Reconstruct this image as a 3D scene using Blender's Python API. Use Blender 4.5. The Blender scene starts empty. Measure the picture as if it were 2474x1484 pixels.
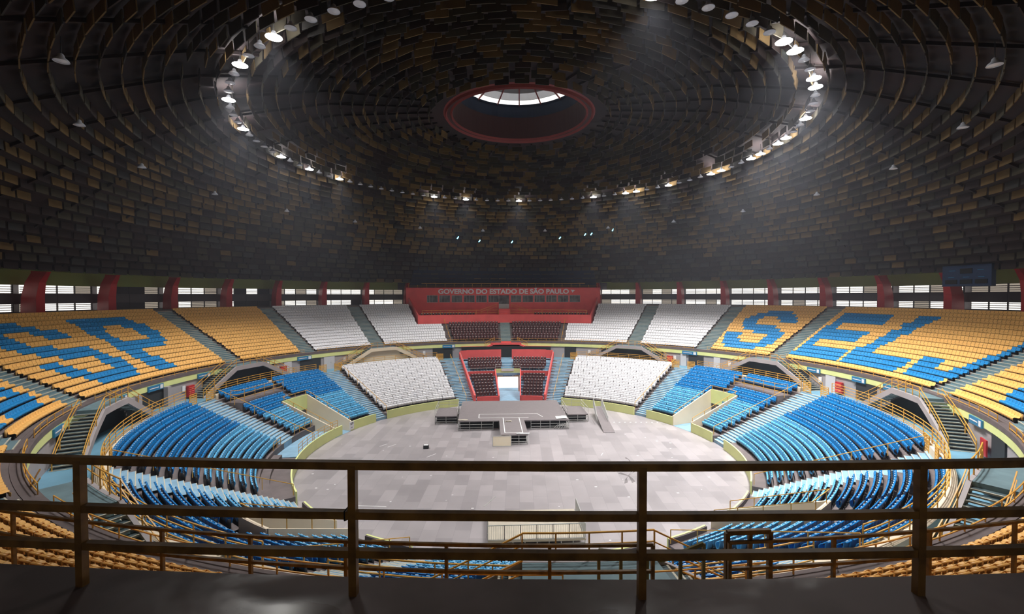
import bpy, math, random
import numpy as np
random.seed(7)
rng = np.random.RandomState(5)
sc = bpy.context.scene
COL = sc.collection
R = math.radians

# ------------------------------------------------------------------ camera, world, exposure
# polar frame: the arena axis through the press box is +Y, azimuths run clockwise from it (degrees)
def P(r, a, z):
    t = R(a)
    return (r * math.sin(t), r * math.cos(t), z)
EYE = 17.655
CAM_A, CAM_R = 183.88, 52.66
from mathutils import Matrix, Vector
cam_d = bpy.data.cameras.new('camera')
cam = bpy.data.objects.new('camera', cam_d)
COL.objects.link(cam)
sc.camera = cam
FPX = 1126.13
cam_d.sensor_fit = 'HORIZONTAL'
cam_d.sensor_width = 36.0
cam_d.lens = FPX / 2474.0 * 36.0
cam_d.clip_start = 0.05
cam_d.clip_end = 500
_yaw, _pitch, _roll = -0.0158 + R(3.88), 0.0238, -0.0016
_f = Vector((math.sin(_yaw) * math.cos(_pitch), math.cos(_yaw) * math.cos(_pitch), -math.sin(_pitch)))
_r = Vector((math.cos(_yaw), -math.sin(_yaw), 0))
_u = _r.cross(_f)
_r2 = _r * math.cos(_roll) + _u * math.sin(_roll)
_u2 = -_r * math.sin(_roll) + _u * math.cos(_roll)
cam.matrix_world = Matrix(((_r2.x, _u2.x, -_f.x, 0), (_r2.y, _u2.y, -_f.y, 0), (_r2.z, _u2.z, -_f.z, 0), (0, 0, 0, 1)))
cam.location = P(CAM_R, CAM_A, EYE)

world = bpy.data.worlds.new('world'); sc.world = world
world.use_nodes = True
bg = world.node_tree.nodes['Background']
bg.inputs[0].default_value = (0.80, 0.88, 1.0, 1)
bg.inputs[1].default_value = 0.3
_vs = world.node_tree.nodes.new('ShaderNodeVolumeScatter')     # thin bluish haze in the hall air
_vs.inputs['Density'].default_value = 0.0007; _vs.inputs['Color'].default_value = (0.82, 0.86, 1.0, 1); _vs.inputs['Anisotropy'].default_value = 0.3
world.node_tree.links.new(_vs.outputs[0], world.node_tree.nodes['World Output'].inputs['Volume'])

sc.view_settings.view_transform = 'Standard'
sc.view_settings.look = 'None'
sc.view_settings.gamma = 1
sc.view_settings.use_curve_mapping = False
sc.view_settings.exposure = 0.0
sc.cycles.use_denoising = True
sc.cycles.max_bounces = 5
sc.cycles.use_adaptive_sampling = True
sc.cycles.adaptive_threshold = 0.08
sc.cycles.adaptive_min_samples = 16
sc.cycles.diffuse_bounces = 3
sc.cycles.sample_clamp_indirect = 6.0
LAMP_W = 11500.0        # each burning lamp
LAMP_CONE = 101.0
WIN_E = 1.5            # daylight behind the louvred windows
# ------------------------------------------------------------------ materials
def lin(c):
    return tuple(((v / 255) / 12.92 if v / 255 <= 0.04045 else ((v / 255 + 0.055) / 1.055) ** 2.4) for v in c)
def mat(name, rgb, rough=0.6, metal=0.0, var=0.0, vs=1.5, bump=0.0, bs=20.0, rgb2=None, spec=0.5, detail=4):
    m = bpy.data.materials.new(name); m.use_nodes = True
    nt = m.node_tree; b = nt.nodes['Principled BSDF']
    c = lin(rgb)
    b.inputs['Base Color'].default_value = (*c, 1)
    b.inputs['Roughness'].default_value = rough
    b.inputs['Metallic'].default_value = metal
    b.inputs['Specular IOR Level'].default_value = spec
    if var > 0 or rgb2:
        tc = nt.nodes.new('ShaderNodeTexCoord'); n = nt.nodes.new('ShaderNodeTexNoise')
        n.inputs['Scale'].default_value = vs; n.inputs['Detail'].default_value = detail
        nt.links.new(tc.outputs['Object'], n.inputs['Vector'])
        mr = nt.nodes.new('ShaderNodeMapRange')
        mr.inputs[1].default_value = 0.35; mr.inputs[2].default_value = 0.65
        nt.links.new(n.outputs['Fac'], mr.inputs[0])
        mx = nt.nodes.new('ShaderNodeMix'); mx.data_type = 'RGBA'
        c2 = lin(rgb2) if rgb2 else tuple(v * (1 - var) for v in c)
        mx.inputs[6].default_value = (*c2, 1); mx.inputs[7].default_value = (*c, 1)
        nt.links.new(mr.outputs[0], mx.inputs[0]); nt.links.new(mx.outputs[2], b.inputs['Base Color'])
    if bump > 0:
        tc = nt.nodes.new('ShaderNodeTexCoord'); n = nt.nodes.new('ShaderNodeTexNoise')
        n.inputs['Scale'].default_value = bs
        nt.links.new(tc.outputs['Object'], n.inputs['Vector'])
        bp = nt.nodes.new('ShaderNodeBump'); bp.inputs['Strength'].default_value = bump
        nt.links.new(n.outputs['Fac'], bp.inputs['Height']); nt.links.new(bp.outputs[0], b.inputs['Normal'])
    return m
def emis(name, rgb, e, rgb0=(200, 200, 200)):
    m = mat(name, rgb0, 0.4)
    b = m.node_tree.nodes['Principled BSDF']
    b.inputs['Emission Color'].default_value = (*lin(rgb), 1)
    b.inputs['Emission Strength'].default_value = e
    return m
M = {}
M['concrete'] = mat('grey_concrete', (112, 101, 101), 0.75, var=0.25, vs=0.8)
M['concrete_wall'] = mat('painted_grey_wall', (168, 160, 162), 0.7, var=0.12, vs=0.5)
M['step_blue'] = mat('blue_painted_steps', (108, 134, 142), 0.65, var=0.25, vs=1.2)
M['step_light'] = mat('light_blue_painted_steps', (138, 176, 202), 0.6, var=0.2, vs=1.2)
M['gal_blue'] = mat('blue_painted_gallery_floor', (112, 160, 185), 0.5, var=0.2, vs=0.5)
M['green'] = mat('lime_green_paint', (226, 231, 156), 0.6, var=0.08, vs=0.7)
M['cream'] = mat('cream_plaster', (228, 212, 188), 0.7, var=0.08, vs=0.6)
M['red'] = mat('red_painted_wall', (238, 96, 94), 0.55, var=0.12, vs=0.6)
M['redcol'] = mat('red_painted_column', (190, 40, 44), 0.45, var=0.1)
M['yellow'] = mat('yellow_rail_paint', (228, 170, 70), 0.45, var=0.2, vs=3)
M['brownrail'] = mat('worn_mustard_rail_paint', (158, 116, 54), 0.5, var=0.0, rgb2=(108, 76, 32), vs=6, bump=0.1, bs=30)
M['grey_steel'] = mat('galvanised_steel', (196, 196, 194), 0.4, 0.25)
M['seat_y'] = mat('yellow_seat_plastic', (246, 188, 106), 0.42)
M['seat_b'] = mat('blue_seat_plastic', (30, 136, 200), 0.4)
M['seat_w'] = mat('white_seat_plastic', (236, 234, 238), 0.45)
M['seat_db'] = mat('strong_blue_seat_plastic', (2, 120, 190), 0.3)
M['seat_lb'] = mat('light_blue_seat_plastic', (92, 178, 226), 0.3)
M['seat_m'] = mat('maroon_seat_fabric', (74, 30, 32), 0.6)
M['seat_k'] = mat('black_seat_bracket', (24, 26, 34), 0.5)
M['slab'] = mat('dark_walkway_screed', (168, 154, 154), 0.4, rgb2=(112, 100, 100), vs=0.8, bump=0.12, bs=6, detail=8)
def _damp(m):
    nt = m.node_tree; b = nt.nodes['Principled BSDF']
    tc = nt.nodes.new('ShaderNodeTexCoord'); n = nt.nodes.new('ShaderNodeTexNoise'); n.inputs['Scale'].default_value = 0.8; n.inputs['Detail'].default_value = 7; n.inputs['Distortion'].default_value = 0.6
    mp = nt.nodes.new('ShaderNodeMapping'); mp.inputs['Scale'].default_value = (1, 1.6, 1)
    nt.links.new(tc.outputs['Object'], mp.inputs[0]); nt.links.new(mp.outputs[0], n.inputs['Vector'])
    mr = nt.nodes.new('ShaderNodeMapRange'); mr.inputs[1].default_value = 0.42; mr.inputs[2].default_value = 0.60; mr.inputs[3].default_value = 0.62; mr.inputs[4].default_value = 0.2
    nt.links.new(n.outputs['Fac'], mr.inputs[0]); nt.links.new(mr.outputs[0], b.inputs['Roughness'])
_damp(M['slab'])
M['dome'] = mat('dark_maroon_dome', (38, 20, 21), 0.85, rgb2=(22, 15, 17), vs=0.25)
M['p_tan'] = mat('tan_acoustic_board', (104, 82, 46), 0.9, var=0.2, vs=1)
M['p_olive'] = mat('olive_acoustic_board', (64, 58, 44), 0.9, var=0.2, vs=1)
M['p_brown'] = mat('brown_acoustic_board', (46, 34, 32), 0.9, var=0.2, vs=1)
M['p_grey'] = mat('grey_acoustic_board', (56, 54, 52), 0.9, var=0.2, vs=1)
M['ocu_red'] = mat('oculus_red_paint', (126, 50, 48), 0.6)
M['ocu_dark'] = mat('oculus_dark_red_paint', (58, 28, 28), 0.7)
M['black'] = mat('black_cloth', (14, 16, 20), 0.8)
M['dark'] = mat('dark_fitting_and_recess_shade', (40, 42, 46), 0.8)  # dark fittings, and shade painted into recesses and openings
M['navy'] = mat('dark_navy_drape', (26, 40, 62), 0.85, var=0.3, vs=0.4)
M['stage'] = mat('dark_grey_stage_carpet', (128, 120, 122), 0.75, var=0.08, vs=2)
M['tape'] = mat('white_marking_tape', (245, 245, 245), 0.5)
M['ply'] = mat('pale_plywood', (196, 186, 170), 0.6, var=0.1, vs=2)
M['lampcase'] = mat('lamp_reflector_enamel', (190, 194, 204), 0.4)
M['lampoff'] = mat('unlit_lamp_lens', (215, 218, 225), 0.2)
M['lampon'] = emis('burning_lamp_lens', (255, 252, 248), 110)
M['winpane'] = emis('frosted_window_pane_in_daylight', (255, 250, 240), WIN_E, (230, 230, 230))
M['winpane2'] = emis('shaded_window_pane', (240, 225, 205), WIN_E * 0.25, (150, 140, 130))
M['winframe'] = mat('dark_window_mullion', (66, 62, 66), 0.6)
M['glass'] = mat('dark_booth_glass', (110, 112, 118), 0.1, spec=0.8, rgb2=(60, 60, 66), vs=0.9)
M['white'] = mat('white_paint', (232, 230, 232), 0.5)
M['sign'] = mat('blue_sign_face', (40, 120, 165), 0.4)
M['alu'] = mat('aluminium_roof_sheet', (120, 118, 116), 0.5, 0.3)
M['kerb'] = mat('dark_concrete_kerb', (106, 94, 94), 0.8, var=0.2)
M['ivory'] = mat('cream_board', (244, 230, 204), 0.5)
M['door'] = mat('pale_grey_door_paint', (205, 202, 206), 0.5)
M['tunnelglow'] = emis('glowing_tunnel_wall', (255, 255, 255), 1.1, (240, 240, 240))  # wall emits by itself in place of the passage lighting

def floor_mat():
    m = bpy.data.materials.new('grey_floor_boards'); m.use_nodes = True
    nt = m.node_tree; b = nt.nodes['Principled BSDF']
    tc = nt.nodes.new('ShaderNodeTexCoord')
    br = nt.nodes.new('ShaderNodeTexBrick')
    br.inputs['Scale'].default_value = 1.0
    br.inputs['Brick Width'].default_value = 2.4; br.inputs['Row Height'].default_value = 1.22
    br.inputs['Mortar Size'].default_value = 0.01; br.inputs['Bias'].default_value = -0.1
    br.inputs['Color1'].default_value = (*lin((170, 163, 166)), 1)
    br.inputs['Color2'].default_value = (*lin((144, 138, 141)), 1)
    br.inputs['Mortar'].default_value = (*lin((142, 136, 140)), 1)
    mpg = nt.nodes.new('ShaderNodeMapping'); mpg.inputs['Rotation'].default_value = (0, 0, R(90 + 3.9))
    nt.links.new(tc.outputs['Object'], mpg.inputs[0]); nt.links.new(mpg.outputs[0], br.inputs['Vector'])
    n = nt.nodes.new('ShaderNodeTexNoise'); n.inputs['Scale'].default_value = 0.35; n.inputs['Detail'].default_value = 8
    nt.links.new(tc.outputs['Object'], n.inputs['Vector'])
    mr = nt.nodes.new('ShaderNodeMapRange'); mr.inputs[3].default_value = 0.78; mr.inputs[4].default_value = 1.2
    nt.links.new(n.outputs['Fac'], mr.inputs[0])
    mx = nt.nodes.new('ShaderNodeMix'); mx.data_type = 'RGBA'; mx.blend_type = 'MULTIPLY'; mx.inputs[0].default_value = 1
    nt.links.new(br.outputs['Color'], mx.inputs[6]); nt.links.new(mr.outputs[0], mx.inputs[7])
    nt.links.new(mx.outputs[2], b.inputs['Base Color'])
    b.inputs['Roughness'].default_value = 0.36
    return m
M['floor'] = floor_mat()

# ------------------------------------------------------------------ mesh builder
class MB:
    def __init__(s):
        s.v = []; s.f = []; s.m = []
    def add(s, vs, fs, mi=0):
        o = len(s.v); s.v += [tuple(v) for v in vs]
        s.f += [tuple(i + o for i in f) for f in fs]; s.m += [mi] * len(fs); return s
    def hexa(s, c, mi=0):   # 8 corners: bottom ring 0-3, top ring 4-7
        return s.add(c, [(0, 3, 2, 1), (4, 5, 6, 7), (0, 1, 5, 4), (1, 2, 6, 5), (2, 3, 7, 6), (3, 0, 4, 7)], mi)
    def box(s, x0, x1, y0, y1, z0, z1, mi=0):
        return s.hexa([(x0, y0, z0), (x1, y0, z0), (x1, y1, z0), (x0, y1, z0), (x0, y0, z1), (x1, y0, z1), (x1, y1, z1), (x0, y1, z1)], mi)
    def pbox(s, r0, r1, a0, a1, z0, z1, mi=0, step=2.0, zb1=None):
        # curved block between two radii and two azimuths; zb1 lets the outer edge start higher
        n = max(1, int(math.ceil(abs(a1 - a0) / step)))
        z0 = z0 if isinstance(z0, tuple) else (z0, z0); z1 = z1 if isinstance(z1, tuple) else (z1, z1)
        vs = []
        for i in range(n + 1):
            a = a0 + (a1 - a0) * i / n
            vs += [P(r0, a, z0[0]), P(r1, a, z0[1]), P(r1, a, z1[1]), P(r0, a, z1[0])]
        fs = []
        for i in range(n):
            o = 4 * i; q = o + 4
            fs += [(o, q, q + 1, o + 1), (o + 1, q + 1, q + 2, o + 2), (o + 2, q + 2, q + 3, o + 3), (o + 3, q + 3, q, o)]
        fs += [(0, 1, 2, 3), (4 * n + 3, 4 * n + 2, 4 * n + 1, 4 * n)]
        return s.add(vs, fs, mi)
    def sheet(s, prof, a0, a1, step=2.0, mi=0):      # sweep an open (r,z) profile
        n = max(1, int(math.ceil(abs(a1 - a0) / step))); k = len(prof)
        vs = [P(r, a0 + (a1 - a0) * i / n, z) for i in range(n + 1) for r, z in prof]
        fs = [(i * k + j, (i + 1) * k + j, (i + 1) * k + j + 1, i * k + j + 1) for i in range(n) for j in range(k - 1)]
        return s.add(vs, fs, mi)
    def bar(s, p, q, w=0.05, h=None, mi=0):          # square bar between two points
        p = Vector(p); q = Vector(q); d = q - p
        if d.length < 1e-6: return s
        d.normalize(); h = h or w
        up = Vector((0, 0, 1)) if abs(d.z) < 0.95 else Vector((0, 1, 0))
        x = d.cross(up).normalized() * w / 2; y = x.cross(d).normalized() * h / 2
        c = [p - x - y, p + x - y, p + x + y, p - x + y, q - x - y, q + x - y, q + x + y, q - x + y]
        return s.add(c, [(0, 3, 2, 1), (4, 5, 6, 7), (0, 1, 5, 4), (1, 2, 6, 5), (2, 3, 7, 6), (3, 0, 4, 7)], mi)
    def line(s, pts, w=0.05, h=None, mi=0):
        for a, b in zip(pts[:-1], pts[1:]): s.bar(a, b, w, h, mi)
        return s
    def ext(s, poly, y0, y1, mi=0):                  # polygon in (x,z) extruded along y
        n = len(poly)
        vs = [(x, y0, z) for x, z in poly] + [(x, y1, z) for x, z in poly]
        fs = [tuple(range(n)), tuple(range(2 * n - 1, n - 1, -1))] + [(i, i + n, (i + 1) % n + n, (i + 1) % n) for i in range(n)]
        return s.add(vs, fs, mi)
    def lathe(s, prof, n=16, mi=0):
        k = len(prof)
        vs = [(r * math.cos(2 * math.pi * i / n), r * math.sin(2 * math.pi * i / n), z) for i in range(n) for r, z in prof]
        fs = [(i * k + j, i * k + j + 1, ((i + 1) % n) * k + j + 1, ((i + 1) % n) * k + j) for i in range(n) for j in range(k - 1)]
        return s.add(vs, fs, mi)
    def build(s, name, mats, parent=None, origin=None, smooth=False):
        if not isinstance(mats, (list, tuple)): mats = [mats]
        po = Vector(parent['_o']) if parent is not None and '_o' in parent else Vector((0, 0, 0))
        og = Vector(origin) if origin is not None else po
        me = bpy.data.meshes.new(name)
        me.from_pydata([(v[0] - og.x, v[1] - og.y, v[2] - og.z) for v in s.v], [], s.f)
        for m in mats: me.materials.append(m)
        if len(mats) > 1: me.polygons.foreach_set('material_index', s.m)
        if smooth: me.polygons.foreach_set('use_smooth', [True] * len(s.f))
        me.update()
        o = bpy.data.objects.new(name, me); COL.objects.link(o)
        if parent is not None: o.parent = parent
        o.location = og - po if parent is not None else og
        o['_o'] = tuple(og)
        return o
def empty(name, loc):
    o = bpy.data.objects.new(name, None); COL.objects.link(o); o.location = loc; o['_o'] = tuple(loc); o.empty_display_size = 0.2
    return o
def tag(o, label=None, cat=None, group=None, kind=None):
    if label: o['label'] = label
    if cat: o['category'] = cat
    if group: o['group'] = group
    if kind: o['kind'] = kind
    return o
def struct(mb, name, m, label, cat='building', smooth=False):
    o = mb.build(name, m, smooth=smooth); return tag(o, label, cat, kind='structure')
def ordn(n):
    return f"{n}{'th' if 10 <= n % 100 <= 20 else {1: 'st', 2: 'nd', 3: 'rd'}.get(n % 10, 'th')}"

# ------------------------------------------------------------------ section of the stands
UR0, UZ0, UDR, UDZ, UN = 39.45, 8.75, 0.78, 0.4367, 16     # upper tier rows
LR0, LZ0, LDR, LDZ, LN = 24.45, 0.75, 0.79, 0.375, 14      # lower tier rows
def ur(k): return UR0 + UDR * k
def uz(k): return UZ0 + UDZ * k
def lr(k): return LR0 + LDR * k
def lz(k): return LZ0 + LDZ * k
GZ = 5.7       # gallery floor
FR = 23.4      # floor radius
def zprof(r):
    r = np.asarray(r, float)
    z = np.where(r < FR, 0.0, np.where(r < 35.6, 1.0 + (r - 24.4) * 0.475, np.where(r < 38.8, GZ, UZ0 + (r - UR0) * 0.56)))
    return z
UA = [36, 54.3, 72.4, 108, 126, 144]                 # aisle azimuths of the upper tier (both sides)
UAISLES = sorted([-x for x in UA] + [0] + UA + [180.2])
def uhalf(k): return math.degrees(1.22 / ur(k))

# arena floor and shell
mb = MB(); n = 96
mb.add([P(FR + 14, 360 * i / n, 0) for i in range(n)] + [(0, 0, 0)], [((i + 1) % n, i, n) for i in range(n)])
struct(mb, 'floor', M['floor'], 'round grey arena floor laid with worn rectangular boards', 'floor')

# stepped concrete of the upper tier
def tier_prof(k0, k1, fr, fz, dr, dz, zlow):
    pts = [(fr(k0), zlow)]
    for k in range(k0, k1):
        pts += [(fr(k), fz(k)), (fr(k + 1), fz(k))]
    return pts
def upper_sheet(mb, a0, a1, k0=0, k1=UN):
    mb.sheet([(38.95, 8.5), (38.95, UZ0 - 0.02)] + tier_prof(k0, k1, ur, uz, UDR, UDZ, UZ0 - 0.02) + [(ur(k1), uz(k1 - 1) + 0.42), (58.3, uz(k1 - 1) + 0.42)], a0, a1, 2.25)
mb = MB()
upper_sheet(mb, 23, 337)
upper_sheet(mb, -23, 23, 0, 8)
struct(mb, 'upper_terraces', M['concrete'], 'grey concrete terraces of the upper seating tier', 'terrace')

# green band fascia along the upper tier, gallery wall behind
mb = MB()
mb.pbox(38.75, 39.0, 15.5, 344.5, 7.8, 8.4, step=1.5)
mb.pbox(38.75, 39.0, -15.5, -4.2, 7.8, 8.4, step=1.5); mb.pbox(38.75, 39.0, 4.2, 15.5, 7.8, 8.4, step=1.5)
struct(mb, 'trim_1', M['green'], 'lime green fascia band along the front edge of the upper tier', 'trim')
mb = MB()
mb.sheet([(38.9, GZ - 0.1), (38.9, 8.0)], 12, 348, 1.5)
struct(mb, 'wall_gallery', M['concrete_wall'], 'pale grey wall of the ring gallery below the green band', 'wall')
mb = MB()
mb.sheet([(36.0, GZ), (39.0, GZ)], 11, 349, 1.5)
struct(mb, 'floor_gallery', M['gal_blue'], 'blue painted gallery floor ring between the two seating tiers', 'floor')
mb = MB()
mb.pbox(38.72, 39.35, 1.5, 358.5, 8.4, 8.76, step=2)
struct(mb, 'trim_2', M['kerb'], 'grey concrete kerb at the foot of the upper tier front railing', 'trim')

# lower tier concrete
VOMS = [(66.8, 75.2), (-75.2, -66.8), (141.2, 147.0), (-147.0, -141.2)]
def lower_sheet(mb, a0, a1, k0=0, k1=LN, front=True):
    pr = tier_prof(k0, k1, lr, lz, LDR, LDZ, 0 if not front else lz(k0))
    if front: pr = [(lr(0), 0.0)] + pr
    mb.sheet(pr + [(35.95, lz(k1 - 1) + 0.0), ], a0, a1, 2.0)
mb = MB()
segs = [(14.0, 66.8), (75.2, 141.2), (147.0, 213.0), (218.8, 284.8), (293.2, 346.0)]
for a0, a1 in segs:
    if 170 < a0 + a1 and (a0, a1) == (218.8, 284.8):
        lower_sheet(mb, 218.8, 263.0); lower_sheet(mb, 263.0, 284.8, 2, LN, False)
    else: lower_sheet(mb, a0, a1)
for a0, a1 in ((66.8, 75.2), (284.8, 293.2), (141.2, 147.0), (213.0, 218.8)):
    lower_sheet(mb, a0, a1, 8, LN, False)
struct(mb, 'lower_terraces', M['concrete'], 'grey concrete terraces of the lower seating tier', 'terrace')
# kerb and outer face behind the last lower row
mb = MB()
mb.pbox(35.3, 35.95, 20.6, 49.5, 5.6, 6.15, step=1.5); mb.pbox(35.3, 35.95, 56, 84.8, 5.6, 6.15, step=1.5)
mb.pbox(35.3, 35.95, 92.2, 172, GZ - 0.1, 6.45, step=1.5)
mb.pbox(35.3, 35.95, 188, 267.8, GZ - 0.1, 6.45, step=1.5)
mb.pbox(35.3, 35.95, 275.2, 304, 5.6, 6.15, step=1.5); mb.pbox(35.3, 35.95, 310.5, 339.4, 5.6, 6.15, step=1.5)
struct(mb, 'trim_3', M['cream'], 'cream kerb behind the top row of the lower tier', 'trim')
mb = MB()
for a0, a1 in ((20.6, 50.2), (55.3, 66.8), (75.2, 85.3), (91.9, 122.8), (128.6, 141.2), (149.3, 158.5), (164.3, 195.7), (201.5, 210.7), (218.8, 231.4), (237.2, 262.6), (262.6, 289.0), (293.2, 304.7), (309.8, 339.4)):
    mb.pbox(FR, FR + 0.14, a0, a1, 0, 1.17, step=1.5)
struct(mb, 'wall_floor_parapet', M['green'], 'lime green parapet around the arena floor', 'wall')
mb = MB()
for a0, a1 in ((20.6, 50.2), (55.3, 66.8), (75.2, 85.3), (91.9, 122.8), (128.6, 141.2), (147.0, 158.5), (164.3, 195.7), (201.5, 213.0), (218.8, 231.4), (237.2, 262.6), (293.2, 304.7), (309.8, 339.4)):
    mb.pbox(FR + 0.14, lr(0) + 0.03, a0, a1, 0, lz(0) + 0.004, step=1.5)
struct(mb, 'floor_front_row', M['concrete'], 'grey concrete floor strip between the parapet and the first seat row', 'floor')
mb = MB()
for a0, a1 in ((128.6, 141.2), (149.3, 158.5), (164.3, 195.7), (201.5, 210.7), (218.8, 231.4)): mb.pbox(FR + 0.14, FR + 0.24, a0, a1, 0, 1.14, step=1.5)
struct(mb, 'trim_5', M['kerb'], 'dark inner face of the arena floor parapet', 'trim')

# ------------------------------------------------------------------ aisle steps
def steps(name, m, label, ac, hw, k0, k1, fr, fz, dr, dz, sub=2, lift=0.015, wedge=0):
    mb = MB()
    pts = []
    for k in range(k0, k1):
        for j in range(sub):
            pts.append((fr(k) + dr * j / sub - (0.0 if j else 0.02), fz(k) + dz * j / sub + lift))
    prof = []
    for i, (r, z) in enumerate(pts):
        if i == 0: prof.append((r, 0.0 if fr is lr else z - dz / sub))
        prof.append((r, z)); rn = pts[i + 1][0] if i + 1 < len(pts) else r + dr / sub
        prof.append((rn, z))
    vs = []; t = R(ac); ux, uy = math.sin(t), math.cos(t)
    for (r, z) in prof:
        for s_ in ((-hw, hw) if not wedge else (-r * math.tan(R(wedge)), r * math.tan(R(wedge)))):
            vs.append((ux * r + uy * s_, uy * r - ux * s_, z))
    fs = [(2 * i, 2 * i + 1, 2 * i + 3, 2 * i + 2) for i in range(len(prof) - 1)]
    mb.add(vs, fs)
    o = mb.build(name, m); tag(o, label, 'stairs', kind='structure')
    # pale nosing lines
    nb = MB()
    for i in range(1, len(prof) - 1, 2):
        r, z = prof[i]
        if wedge: hw = r * math.tan(R(wedge))
        nb.hexa([(ux * rr + uy * s_, uy * rr - ux * s_, zz) for zz in (z - 0.04, z + 0.008) for rr, s_ in ((r - 0.012, -hw), (r - 0.012, hw), (r + 0.05, hw), (r + 0.05, -hw))])
    nb.build('nosing', M['nosing'], o)
    return o
M['nosing'] = mat('cream_step_nosing', (196, 190, 172), 0.6)
side = lambda a: 'left' if a < 0 or a > 180 else 'right'
where_u = {36: 'beside the white seats next to the press box', 54.3: 'between white and yellow upper seats', 72.4: 'beside the long lettered yellow block', 108: 'at the far end of the long lettered block', 126: 'in the near upper stand', 144: 'nearest the camera railing'}
for a in UAISLES:
    if a == 0:
        steps('aisle_steps', M['step_blue'], 'blue stepped aisle in the middle of the maroon upper seats', 0, 1.0, 0, 8, ur, uz, UDR, UDZ); continue
    if abs(a) > 179: lab = 'blue stepped upper aisle directly below the camera railing'
    else: lab = f'blue stepped upper aisle {where_u[abs(a)]}, {side(a)} side'
    steps('aisle_steps', M['step_blue'], lab, a, 1.22, 0, UN, ur, uz, UDR, UDZ)
LA = {17.3: 3.3, 52.75: 2.6, 88.6: 3.4, 125.7: 3.0, 161.4: 3.0}
lwhere = {17.3: 'beside the red VIP wall', 52.75: 'between white and blue lower seats', 88.6: 'between the two blue lower blocks', 125.7: 'crossing the near blue lower rows', 161.4: 'in the nearest lower blocks'}
for a, w in LA.items():
    for s_ in (1, -1):
        o = steps('aisle_steps', M['step_light'], f'light blue stepped lower aisle {lwhere[a]}, {side(s_*a)} side', s_ * a, 1.32, -1 if s_ * a != -88.6 else 2, LN, lr, lz, LDR, LDZ, lift=0.02, wedge=w - 0.15)

# ------------------------------------------------------------------ vomitories of the lower tier
def seg_wall(mb, pa, pb, za, zb, zb0a=0, zb0b=0, th=0.16, mi=0):
    # straight wall from pa to pb (x,y), top height za..zb
    a = Vector(pa[:2]); b = Vector(pb[:2]); d = (b - a).normalized(); nx = Vector((-d.y, d.x)) * th / 2
    c = [(a.x - nx.x, a.y - nx.y, zb0a), (b.x - nx.x, b.y - nx.y, zb0b), (b.x + nx.x, b.y + nx.y, zb0b), (a.x + nx.x, a.y + nx.y, zb0a)]
    t = [(a.x - nx.x, a.y - nx.y, za), (b.x - nx.x, b.y - nx.y, zb), (b.x + nx.x, b.y + nx.y, zb), (a.x + nx.x, a.y + nx.y, za)]
    return mb.hexa(c + t, mi)
def vom(a0, a1, rb, zt, lab, sgn, hm='green'):
    root = empty('vomitory', P(FR + 0.2, (a0 + a1) / 2, 0)); tag(root, lab, 'entrance tunnel', kind='structure')
    mb = MB(); seg_wall(mb, P(FR, a0, 0), P(rb, a0, 0), 1.3, zt, th=0.18); mb.build('side_wall', M['cream'], root)
    mb = MB(); seg_wall(mb, P(FR, a1, 0), P(rb, a1, 0), 1.3, zt, th=0.18); mb.build('side_wall', M['cream'], root)
    mb = MB(); mb.pbox(rb - 0.1, rb + 0.1, a0, a1, 2.35, zt); mb.build('header', M[hm], root)
    mb = MB(); mb.pbox(rb + 2.5, rb + 2.6, a0, a1, 0, 3); mb.pbox(rb, rb + 2.6, a0, a1, 2.3, 2.4); mb.build('recess_shade', M['dark'], root)  # dark faces stand in for the shade deep in the tunnel
    mb = MB(); mb.pbox(FR - 0.05, rb + 2.6, a0 + 0.2, a1 - 0.2, 0.0, 0.02); mb.build('ramp', M['step_light'], root)
    am = (a0 + a1) / 2 + 0.8 * sgn
    mb = MB(); mb.pbox(rb - 0.16, rb - 0.11, am - 1.1, am + 1.1, 2.62, 3.0); s_ = mb.build('sign', M['sign'], root)
    mb = MB(); mb.pbox(rb - 0.165, rb - 0.16, am - 0.9, am + 0.3, 2.78, 2.84); mb.pbox(rb - 0.165, rb - 0.16, am + 0.55, am + 0.95, 2.68, 2.94); mb.build('marking', M['white'], s_)
    return root
vom(66.8, 75.2, 30.7, 4.3, 'cream walled entrance with green header between blue lower blocks, right side', 1)
vom(-75.2, -66.8, 30.7, 4.3, 'cream walled entrance with green header between blue lower blocks, left side', -1)
vom(141.2, 147.0, 30.0, 4.2, 'cream walled entrance in the near blue seats, right side', 1, 'cream')
vom(-147.0, -141.2, 30.0, 4.2, 'cream walled entrance in the near blue seats, left side', -1, 'cream')

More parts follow.
